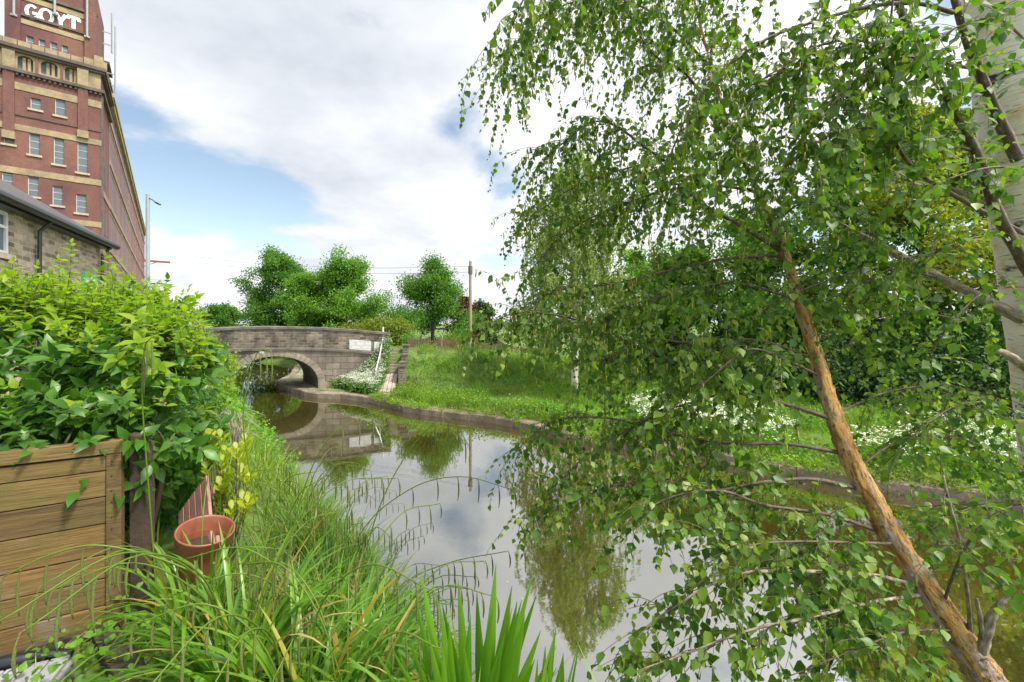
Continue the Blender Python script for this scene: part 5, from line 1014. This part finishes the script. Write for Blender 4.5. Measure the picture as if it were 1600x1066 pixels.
# low filling grass of the bank, soil litter
def okn(x, y): return ~inside(x, y, SIDE) & ~inside(x, y, CAN) & (pdist(x, y, N) > .02)
s = Soup(); x, y = scatter(42000, -11.5, .6, 1.2, 19, lambda x, y: okn(x, y) & (pdist(x, y, N) < 2.6) & ((y > 4.4) | (r.random(x.shape) < .16)) & (r.random(x.shape) < np.clip(9/(x*x+y*y)**.5/2, .25, 1)) & ~((x < -1.55) & (y < 2.75)), r); n = len(x)
s.put(*blades(np.stack([x, y, ground(x, y)-.03], -1), r.uniform(0, 6.28, n), r.uniform(.3, .85, n), r.uniform(.012, .030, n), r.uniform(1.0, 1.5, n), r.uniform(.4, 1.7, n), n=4, twist=r.normal(size=n)*.3)); s.build('waterside_grass', leafmat('waterside grass', [(.08,.17,.02), (.12,.23,.03), (.17,.27,.04), (.22,.26,.08)], trans=.42), None, kind='stuff', label='long fine grass filling the near bank', cat='grass')
s = Soup(); x, y = scatter(9000, -24, -5.5, 6, 25, lambda x, y: okn(x, y) & (pdist(x, y, N) < 4), r); n = len(x)
s.put(*leaf_cloud(np.stack([x, y, ground(x, y)+r.uniform(.05, .7, n)], -1), 6, .12, .11, r)); s.build('bank_weeds', G_WEED, None, kind='stuff', label='leafy weeds on the near bank in front of the bridge', cat='weeds')
s = Soup(); x, y = scatter(1400, -2.6, .9, 1.2, 6.5, lambda x, y: okn(x, y), r); n = len(x)
s.put(*blades(np.stack([x, y, ground(x, y)+.01], -1), r.uniform(0, 6.28, n), r.uniform(.15, .5, n), r.uniform(.003, .009, n), r.uniform(.0, .7, n), r.uniform(-.2, 1.2, n), n=4)); x, y = r.normal(-1.25, .16, 170), r.normal(4.5, .2, 170); s.put(*blades(np.stack([x, y, 0*x+.12], -1), r.uniform(0, 6.28, 170), r.uniform(.2, .5, 170), r.uniform(.004, .009, 170), r.uniform(.5, 1.4, 170), r.uniform(.5, 2.4, 170), n=5)); s.build('dead_grass', G_STRAW, None, kind='stuff', label='dry straw coloured dead grass lying on the bank', cat='dead grass')
# small leafy weeds at the foot of the fence
s = Soup(); x, y = scatter(260, -2.6, -1.5, 1.7, 3.3, lambda x, y: okn(x, y) & (((x-fp[0])*FD[1]*-1+(y-fp[1])*FD[0]) < -.06), r); n = len(x); s.put(*leaf_cloud(np.stack([x, y, ground(x, y)+r.uniform(.0, .22, n)], -1), 5, .04, .04, r, tpl=OVATE, up=1.)); s.build('low_weeds', G_WEED, None, kind='stuff', label='small leafy weeds at the foot of the plank fence', cat='weeds')
# ---- iris clumps
G_IRIS = leafmat('iris blades', [(.075,.20,.02), (.11,.26,.026), (.15,.31,.035)], trans=.48, rough=.36, spec=.45)
def iris(base, spec, label, dY=-.80, wf=1.75):
    e = empty('iris_clump', tuple(base), label=label, cat='iris', group='iris clumps at the water edge'); s, dead = Soup(), Soup()
    for px, py, Y_, w_ in list(spec)+[(a+r.normal()*22-6, b_+abs(r.normal())*45, c_+r.normal()*.08, d_*.85) for a, b_, c_, d_ in spec]:
        Y_ += dY; w_ *= wf; t_ = P(px, py, Y_)-np.array(base); b = np.array([t_[0]*.34+r.normal()*.04, t_[1]*.3+r.normal()*.05, -.1]); L = np.linalg.norm(t_-b); mid = (b+t_)/2+np.array([-(t_[0]-b[0])*.10, 0, .03]); pts = spline([b, mid, t_], 7); n = len(pts); side = unit(np.array([1, r.normal()*.45, 0])); f = np.linspace(0, 1, n); ww = w_*np.maximum(.02, np.minimum(1, (1-f)*2.6))**.8*(.75+.25*np.minimum(1, f*4)); V = np.stack([pts-side*ww[:, None]/2, pts+np.array([0,-.18,0])*ww[:, None], pts+side*ww[:, None]/2], 1).reshape(-1, 3); i_ = np.arange(n-1)*3; F = np.concatenate([np.stack([i_+c, i_+c+1, i_+c+4, i_+c+3], -1) for c in (0, 1)]); s.put(V, [F])
    s.build('leaves', G_IRIS, e, smooth=False)
    B = np.stack([r.normal(size=14)*.13, r.normal(size=14)*.1, 0*np.arange(14.)+.1], -1); dead.put(*blades(B, r.uniform(0, 6.28, 14), r.uniform(.4, .85, 14), .012, 1.35, r.uniform(1.2, 2.6, 14), n=8)); dead.build('dead_leaves', G_STRAW, e); return e
iris((-.18,2.0,gz(-.18,2.0)-.1), [(833,893,2.9,.036),(800,915,2.95,.034),(775,880,3.0,.034),(745,925,2.9,.034),(716,905,3.0,.030),(690,960,2.8,.030),(660,900,3.0,.030),(648,935,2.9,.026),(820,960,2.75,.036),(790,985,2.7,.034),(845,985,2.8,.032),(760,1000,2.7,.034),(725,1010,2.65,.032),(700,1035,2.6,.030),(770,950,2.8,.032),(808,940,2.85,.034),(735,960,2.75,.03),(672,1000,2.6,.028),(830,1040,2.6,.03),(640,1000,2.7,.026),(610,1010,2.7,.024),(838,930,2.95,.03)], 'tall iris clump with broad upright sword leaves at the bottom centre')
iris((.12,2.04,gz(.12,2.04)-.1), [(868,985,2.8,.032),(852,1010,2.75,.03),(880,1020,2.8,.028),(862,1050,2.7,.03),(840,1030,2.7,.028),(885,1060,2.75,.024),(905,998,2.8,.012)], 'smaller iris clump just right of the tall one, bottom centre')
# petals and specks floating on the canal
s = Soup(); px, Y_ = r.uniform(500, 1600, 420), r.uniform(5, 22, 420); x = (px-800)/FPX*Y_; m = inside(x, Y_, CAN) & (pdist(x, Y_, N) > .3) & (pdist(x, Y_, E) > .2); m &= (r.random(420) < .5); n = m.sum(); s.put(*leaves(SPOON, np.stack([x[m], Y_[m], 0*x[m]+.006], -1), rand_dirs(n, r)*np.array([1,1,0]), np.array([[0,0,1.]]*n), r.uniform(.012, .03, n))); s.build('floating_petals', leafmat('fallen petals', [(.5,.42,.25), (.3,.28,.10), (.55,.5,.4)], trans=.1), None, kind='stuff', label='fallen petals and specks floating on the canal', cat='petals')
s = Soup(); x, y = scatter(22000, -4.5, 5, -2.5, 3.4, lambda x, y: okn(x, y) & (pdist(x, y, N) > .3) & (((x-fp[0])*-FD[1]+(y-fp[1])*FD[0]) < -.75), r); n = len(x)
s.put(*blades(np.stack([x, y, ground(x, y)-.02], -1), r.uniform(0, 6.28, n), r.uniform(.05, .16, n), r.uniform(.005, .010, n), r.uniform(.8, 1.5, n), r.uniform(.3, 1.6, n), n=3)); s.build('lawn_grass', G_GRASS, None, kind='stuff', label='short grass on top of the near bank', cat='grass')
# ================================================================ the two birches at the right
r = np.random.default_rng(909)
t = NT('orange peeling bark'); u = t.attr(); n1 = t.noise(t.map(u, (14,14,2.6)), 1.6, 6, .6, .8).outputs[0]
c = t.ramp(n1, [(.32, (.09,.045,.015)), (.42, (.36,.16,.03)), (.52, (.60,.32,.07)), (.62, (.62,.40,.16)), (.74, (.50,.37,.29))])
c = t.mix(t.ramp(t.noise(t.map(u, (9,9,1.6)), 2.1, 4, .5, 1.).outputs[0], [(.54, (0,0,0)), (.59, (.85,.85,.85))]), c, (.42,.34,.29))
c = t.mix(t.ramp(t.noise(t.map(u, (22,22,7), loc=(4,2,1)), 1.5, 6, .7).outputs[0], [(.54, (0,0,0)), (.62, (.85,.85,.85))]), c, (.15,.115,.022))
c = t.mix(t.ramp(t.noise(t.map(u, (30,30,12)), 1.8, 5, .7).outputs[0], [(.55, (0,0,0)), (.64, (.9,.9,.9))]), c, (.045,.034,.022))
M_ORANGE = t.done(t.bsdf(c, .62, t.bump(t.noise(t.map(u, (24,24,9)), 2.0, 8, .7).outputs[0], 1., .03)))
t = NT('brown branch bark'); u = t.attr(); c = t.ramp(t.noise(t.map(u, (40,40,14)), 1.5, 5).outputs[0], [(.35, (.055,.034,.026)), (.6, (.13,.085,.06)), (.72, (.26,.23,.19))]); M_BRANCH = t.done(t.bsdf(c, .7, t.bump(t.noise(t.map(u, (60,60,40)), 2, 3).outputs[0], .4, .004)))
t = NT('pale branch bark'); u = t.attr(); c = t.ramp(t.noise(t.map(u, (30,30,9)), 1.6, 6, .6).outputs[0], [(.34, (.10,.075,.05)), (.52, (.24,.19,.14)), (.68, (.42,.37,.31))]); M_PALEBR = t.done(t.bsdf(c, .75, t.bump(t.noise(t.map(u, (40,40,20)), 2, 4).outputs[0], .6, .006)))
G_BIRCH = leafmat('birch leaves', [(.038,.105,.022), (.055,.135,.026), (.070,.155,.030), (.085,.175,.034), (.105,.20,.038), (.125,.22,.042), (.14,.24,.045), (.16,.255,.048), (.21,.28,.055)], trans=.44, rough=.42, spec=.4)
G_CATKIN = leafmat('birch catkins', [(.22,.25,.04), (.30,.32,.06), (.18,.20,.04)], trans=.15)
def px3(pts): return np.array([[*P(a, b, Y_)] for a, b, Y_ in pts])
class Birch:
    def __init__(s, name, loc, label):
        s.e = empty(name, loc, label=label, cat='tree', group='birches on the near bank'); s.o = np.array(loc); s.tw = Soup(); s.P = []; s.A = []; s.Nn = []; s.S = []; s.cat = Soup()
    def wood(s, name, pts, rad, mat, n=10, wob=.04, k=8):
        q = spline(np.column_stack([pts-s.o, rad]), k); so_ = Soup(); so_.tube(q[:, :3], np.maximum(q[:, 3], .001), n, wob=wob, seed=int(abs(pts[0][0])*1000)); so_.build(name, mat, s.e, smooth=True); return q[:, :3]+s.o, q[:, 3]
    def twig(s, q, d, L, leaf, droop, cat):
        n = max(4, int(L/.042)); st = L/n; pts = [q]; dr = droop*r.uniform(.7, 1.3)
        for i in range(n):
            d = unit(d+np.array([r.normal()*.10, r.normal()*.10, -dr*st*6.0+r.normal()*.03])); pts.append(pts[-1]+d*st)
        pts = np.array(pts); s.tw.tube(pts-s.o, np.linspace(.0024, .001, len(pts)), 3)
        sd = 1
        for i in range(1, len(pts)):
            for rep in range(1 if r.random() < .6 else 2):
                t_ = unit(pts[i]-pts[i-1]); h = unit(np.cross(t_, rand_dirs(1, r)[0])); sd = -sd
                pe = pts[i]+h*.006+t_*.008+np.array([0,0,-.008])+r.normal(size=3)*.006
                s.P.append(pe); s.A.append(h*.75*sd+t_*.35+np.array([0,0,-.75])); s.Nn.append(unit(h*r.normal()*.7+rand_dirs(1, r)[0]*.7+np.array([0,-.25,.75]))); s.S.append(leaf*.98*r.uniform(.45, 1.28)*(1.05 if i < len(pts)-2 else .75))
            if r.random() < cat*2.2:
                L_ = r.uniform(.03, .06); v = pts[i]+r.normal(size=3)*.004; s.cat.tube(np.array([v, v+np.array([r.normal()*.003, r.normal()*.003, -L_*.5-.006]), v+np.array([r.normal()*.006, r.normal()*.006, -L_-.01])])-s.o, np.array([.003,.0046,.002]), 5)
    def clothe(s, pts, f0, per_m, Lr, leaf, droop=.55, cat=.05, spread=1., up=.0):
        seg = np.linalg.norm(np.diff(pts, axis=0), axis=1); cum = np.concatenate([[0], np.cumsum(seg)]); tot = cum[-1]; n = max(2, int(per_m*2.35*tot*(1-f0)))
        for i in range(n):
            f = f0+(1-f0)*(i+r.random())/n; q = np.array([np.interp(f*tot, cum, pts[:, j]) for j in range(3)]); k = min(len(pts)-2, np.searchsorted(cum, f*tot)); t_ = unit(pts[min(k+2, len(pts)-1)]-pts[max(k-1, 0)])
            dd = unit(t_*r.uniform(.1, 1.)+rand_dirs(1, r)[0]*spread*np.array([1,1.1,.7])+np.array([0,0,up])); s.twig(q, dd, r.uniform(*Lr)*(1.35-.35*f), leaf, droop, cat)
        s.twig(pts[-1], unit(pts[-1]-pts[-3]), Lr[1]*.8, leaf, droop, cat)
    def finish(s):
        s.tw.build('twigs', M_BRANCH, s.e, kind='stuff'); so_ = Soup(); so_.put(*leaves(OVATE, np.array(s.P)-s.o, np.array(s.A), np.array(s.Nn), np.array(s.S))); so_.build('foliage', G_BIRCH, s.e)
        if s.cat.n: s.cat.build('catkins', G_CATKIN, s.e, kind='stuff')
        print('birch leaves', len(s.P))
# ---- the leaning stem with orange bark
A = Birch('birch_tree', (2.62, 2.2, 1.9), 'slender leaning birch with peeling orange bark, its twigs hanging over the canal')
stem = [(1622,1480,2.08,.17),(1606,1320,2.12,.145),(1585,1170,2.18,.125),(1545,1070,2.24,.098),(1500,1000,2.3,.090),(1400,850,2.46,.079),(1335,730,2.6,.068),(1300,640,2.72,.058),(1270,540,2.86,.050),(1225,395,3.05,.036),(1185,300,3.2,.023),(1140,200,3.35,.016),(1100,60,3.6,.011),(1070,-60,3.8,.008),(1045,-150,3.95,.006)]
sp, _ = A.wood('trunk', px3([s[:3] for s in stem]), [s[3]*.84 for s in stem], M_ORANGE, 22, .07, 14)
BR_ = [ # (points, base radius, tip radius, pale?, twigs per m, twig length, leaf, catkins)
 ([(1225,395,3.05),(1150,345,3.1),(1090,310,3.15),(1055,266,3.2),(1003,229,3.25),(961,193,3.3),(925,195,3.3),(880,222,3.3),(850,250,3.3)],.017,.003,0,20,(.3,.75),.050,.10),
 ([(1140,200,3.35),(1100,152,3.4),(1070,112,3.4),(1029,92,3.45),(1006,56,3.5),(980,15,3.5),(960,-30,3.5)],.014,.004,0,17,(.3,.7),.048,.10),
 ([(1300,655,2.7),(1236,635,2.72),(1158,617,2.75),(1087,584,2.8),(1024,556,2.85),(972,532,2.9),(925,513,2.95),(846,489,3.0),(795,492,3.05),(765,510,3.1)],.016,.003,0,17,(.25,.6),.050,.12),
 ([(1315,708,2.65),(1230,695,2.66),(1140,692,2.7),(1040,680,2.75),(960,657,2.8),(900,655,2.85),(850,668,2.9),(810,700,2.95)],.014,.003,0,17,(.2,.55),.050,.10),
 ([(1345,765,2.58),(1270,750,2.5),(1180,752,2.45),(1110,772,2.45),(1040,757,2.5),(960,757,2.6),(880,790,2.65)],.013,.003,0,17,(.2,.5),.052,.05),
 ([(1372,830,2.5),(1300,803,2.4),(1200,790,2.3),(1130,765,2.25),(1060,770,2.25),(1000,800,2.25)],.012,.003,0,15,(.2,.5),.054,.03),
 ([(1420,912,2.38),(1350,893,2.2),(1220,888,2.0),(1130,905,1.95),(1050,950,1.95),(975,1000,1.95)],.012,.003,1,17,(.18,.45),.052,.02),
 ([(1440,930,2.36),(1370,940,2.1),(1270,965,1.9),(1170,985,1.85),(1080,1015,1.85),(1010,1050,1.85)],.009,.003,1,15,(.18,.42),.052,.02),
 ([(1200,590,2.9),(1110,622,2.8),(1030,650,2.75),(929,705,2.75),(878,748,2.75),(835,800,2.8)],.008,.002,0,16,(.2,.5),.048,.06),
 ([(1270,560,2.85),(1180,532,2.8),(1080,530,2.8),(1000,535,2.8),(940,560,2.85)],.009,.002,0,14,(.25,.55),.052,.1),
 ([(1285,590,2.8),(1230,560,2.65),(1170,548,2.55),(1110,590,2.5),(1060,640,2.5)],.009,.002,0,14,(.25,.55),.056,.06),
 ([(1185,300,3.2),(1120,290,3.25),(1040,300,3.3),(960,325,3.35),(890,360,3.4),(838,410,3.4)],.012,.003,0,17,(.25,.55),.048,.14),
 ([(1165,255,3.25),(1080,245,3.4),(990,255,3.5),(900,290,3.55),(850,320,3.6),(822,345,3.6)],.012,.003,0,16,(.25,.55),.048,.14),
 ([(1225,400,3.05),(1130,402,3.05),(1040,425,3.1),(960,445,3.15),(890,450,3.2),(830,470,3.25)],.012,.003,0,17,(.25,.55),.050,.14),
 ([(1115,110,3.5),(1040,40,3.6),(960,0,3.7),(880,10,3.75),(815,55,3.8),(780,110,3.8)],.012,.003,0,17,(.4,.85),.048,.10),
 ([(1250,470,2.95),(1160,440,2.9),(1080,450,2.85),(1000,470,2.85),(930,500,2.9)],.009,.002,0,18,(.3,.6),.052,.12),
 ([(1130,170,3.4),(1180,130,3.3),(1240,110,3.2),(1300,120,3.1)],.008,.002,0,16,(.3,.6),.05,.1),
 ([(1210,350,3.1),(1260,320,3.0),(1320,330,2.9),(1370,370,2.85)],.008,.002,0,15,(.25,.5),.052,.08),
 ([(1335,735,2.6),(1420,685,2.7),(1500,690,2.75),(1580,720,2.8),(1640,760,2.8)],.007,.002,0,13,(.2,.45),.050,.0),
 ([(1300,650,2.7),(1380,610,2.9),(1470,600,3.0),(1560,620,3.1)],.007,.002,0,13,(.25,.5),.05,.0),
 ([(1470,955,2.32),(1500,860,2.25),(1560,800,2.2),(1640,780,2.2)],.008,.002,0,14,(.2,.45),.054,.0),
 ([(1490,985,2.3),(1420,985,2.0),(1340,1010,1.85),(1260,1040,1.8)],.007,.002,0,15,(.18,.4),.054,.0),
 ([(1400,850,2.45),(1330,860,2.2),(1250,850,2.05),(1170,850,2.0),(1110,880,2.0)],.008,.002,0,16,(.2,.42),.054,.0),
]
for pts, r0, r1, pale, pm, Lr, lf, ct in BR_:
    q = px3(pts); q = q+np.concatenate([np.zeros((1, 3)), r.normal(size=(len(q)-1, 3))*.012]); w_, _ = A.wood('branch', q, np.linspace(r0, r1, len(q)), M_PALEBR if pale else M_BRANCH, 7, .05, 6)
    A.clothe(w_, .22, pm*(1.3 if lf <= .05 else 1.), Lr, lf*(.88 if lf <= .05 else 1.), cat=ct)
q = px3([(1518,1010,2.28),(1512,930,2.26),(1500,850,2.25),(1482,780,2.25),(1474,742,2.26)]); w_, _ = A.wood('branch', q, [.012,.009,.008,.007,.004], M_PALEBR, 7); A.clothe(w_, .7, 10, (.15,.3), .05)
q = px3([(1530,1040,2.24),(1545,975,2.2),(1562,945,2.18),(1576,932,2.17)]); A.wood('branch_stub', q, [.026,.022,.015,.008], M_PALEBR, 9, .1)
q = px3([(1540,1020,2.22),(1530,960,2.2),(1526,935,2.2)]); A.wood('branch_stub', q, [.014,.010,.006], M_PALEBR, 8, .1)
up_ = sp[[i for i in range(len(sp)) if sp[i][2] > P(0,430,3.0)[2]]]; A.clothe(up_, .0, 26, (.2,.5), .046, cat=.1)
A.finish()
# ---- the big white trunk at the right edge
B = Birch('birch_tree', (3.98, 2.95, 2.0), 'big white barked birch trunk with dark limbs at the right edge')
tr = px3([(1700,960,2.95),(1668,750,2.95),(1640,530,2.92),(1600,265,2.9),(1566,0,2.9),(1545,-200,2.9),(1530,-420,2.95)]); tr[0][2] = 2.0; tr = np.vstack([[tr[0][0]+.06, 2.95, .35], [tr[0][0]+.03, 2.95, 1.1], tr])
B.wood('trunk', tr, [.34,.28,.245,.215,.200,.195,.19,.15,.08], M_WBARK, 24, .02, 8)
BB = [
 ([(1612,430,2.72),(1560,335,2.66),(1530,250,2.62),(1480,150,2.6),(1440,90,2.6),(1405,10,2.6),(1388,-70,2.6)],.034,.012,0,9,(.25,.55),.058,.03),
 ([(1590,250,2.72),(1558,180,2.68),(1530,110,2.66),(1500,30,2.64),(1478,-70,2.64)],.034,.016,0,8,(.25,.5),.058,.03),
 ([(1600,365,2.7),(1490,305,2.6),(1430,265,2.55),(1395,210,2.52),(1385,120,2.5),(1391,40,2.5),(1402,-60,2.5)],.013,.005,0,12,(.25,.55),.058,.05),
 ([(1610,505,2.9),(1540,470,2.95),(1480,440,3.0),(1390,392,3.1),(1320,355,3.2),(1270,330,3.3),(1225,290,3.4)],.040,.014,1,9,(.3,.6),.05,.05),
 ([(1580,335,2.9),(1500,300,3.0),(1440,283,3.1),(1380,258,3.15),(1290,225,3.2),(1230,215,3.2)],.020,.006,1,12,(.3,.6),.05,.1),
 ([(1620,585,2.9),(1575,555,2.85),(1545,545,2.82)],.034,.018,1,0,(.2,.3),.05,0),
 ([(1490,20,2.64),(1430,5,2.6),(1350,12,2.55),(1270,35,2.5),(1200,60,2.45),(1130,110,2.45),(1080,170,2.45),(1050,235,2.45)],.013,.004,0,15,(.3,.7),.052,.12),
 ([(1442,92,2.6),(1380,75,2.5),(1330,62,2.45),(1260,80,2.4),(1190,140,2.4),(1150,210,2.4)],.010,.003,0,15,(.3,.65),.054,.12),
 ([(1535,110,2.66),(1450,95,2.5),(1390,92,2.4),(1330,130,2.35),(1280,190,2.3)],.010,.003,0,14,(.25,.55),.056,.08),
 ([(1590,365,2.8),(1520,372,2.8),(1455,395,2.8),(1380,425,2.8),(1310,470,2.8)],.008,.002,0,14,(.25,.55),.052,.05),
 ([(1460,432,3.0),(1390,420,2.95),(1330,427,2.9),(1250,455,2.85),(1195,485,2.85)],.008,.003,0,14,(.25,.5),.052,.05),
 ([(1520,235,2.62),(1440,215,2.5),(1370,200,2.4),(1300,210,2.3),(1230,260,2.3)],.008,.003,0,15,(.25,.55),.056,.1),
 ([(1500,-40,2.6),(1300,-130,2.6),(1100,-165,2.6),(980,-130,2.65),(890,-70,2.7),(830,-20,2.7),(800,40,2.7)],.020,.004,0,13,(.4,.9),.05,.14),
 ([(1300,-130,2.6),(1180,-120,2.7),(1060,-80,2.8),(960,-40,2.9),(890,20,2.95)],.012,.003,0,15,(.4,.9),.05,.14),
 ([(1100,-165,2.6),(900,-210,2.7),(700,-175,2.8),(590,-110,2.85),(548,-45,2.85)],.012,.003,0,0,(.2,.4),.045,.05),
 ([(1560,520,2.85),(1500,500,2.9),(1420,490,2.95),(1350,520,3.0),(1300,560,3.0)],.008,.002,0,14,(.25,.5),.05,.0),
 ([(1590,440,2.7),(1540,455,2.6),(1490,500,2.55),(1450,560,2.5)],.007,.002,0,12,(.2,.45),.054,.0),
 ([(1640,700,2.8),(1580,640,2.7),(1510,630,2.65),(1450,660,2.6),(1410,700,2.6)],.008,.002,0,13,(.2,.45),.05,.0),
 ([(1660,830,2.8),(1600,820,2.7),(1545,792,2.65),(1500,800,2.6),(1450,830,2.6)],.010,.003,0,13,(.2,.45),.052,.0),
 ([(1640,280,2.4),(1580,262,2.2),(1530,265,2.1),(1480,280,2.05)],.008,.003,0,8,(.15,.3),.062,.0),
 ([(1600,60,2.5),(1560,30,2.3),(1500,40,2.2),(1440,80,2.15)],.007,.003,0,9,(.15,.3),.062,.0),
]
for pts, r0, r1, pale, pm, Lr, lf, ct in BB:
    q = px3(pts); w_, _ = B.wood('branch', q, np.linspace(r0, r1, len(q)), M_PALEBR if pale else M_BRANCH, 8, .05, 6)
    if pm: B.clothe(w_, .30 if pts[0][0] > 1480 else .12, pm*.88, Lr, lf, cat=ct)
    elif r1 < .01:
        for i in range(7): B.twig(w_[-1-i*2], unit(np.array([-.4+r.normal()*.4, r.normal()*.4, -.5])), r.uniform(.1, .26), .045, .6, .2)
B.finish()
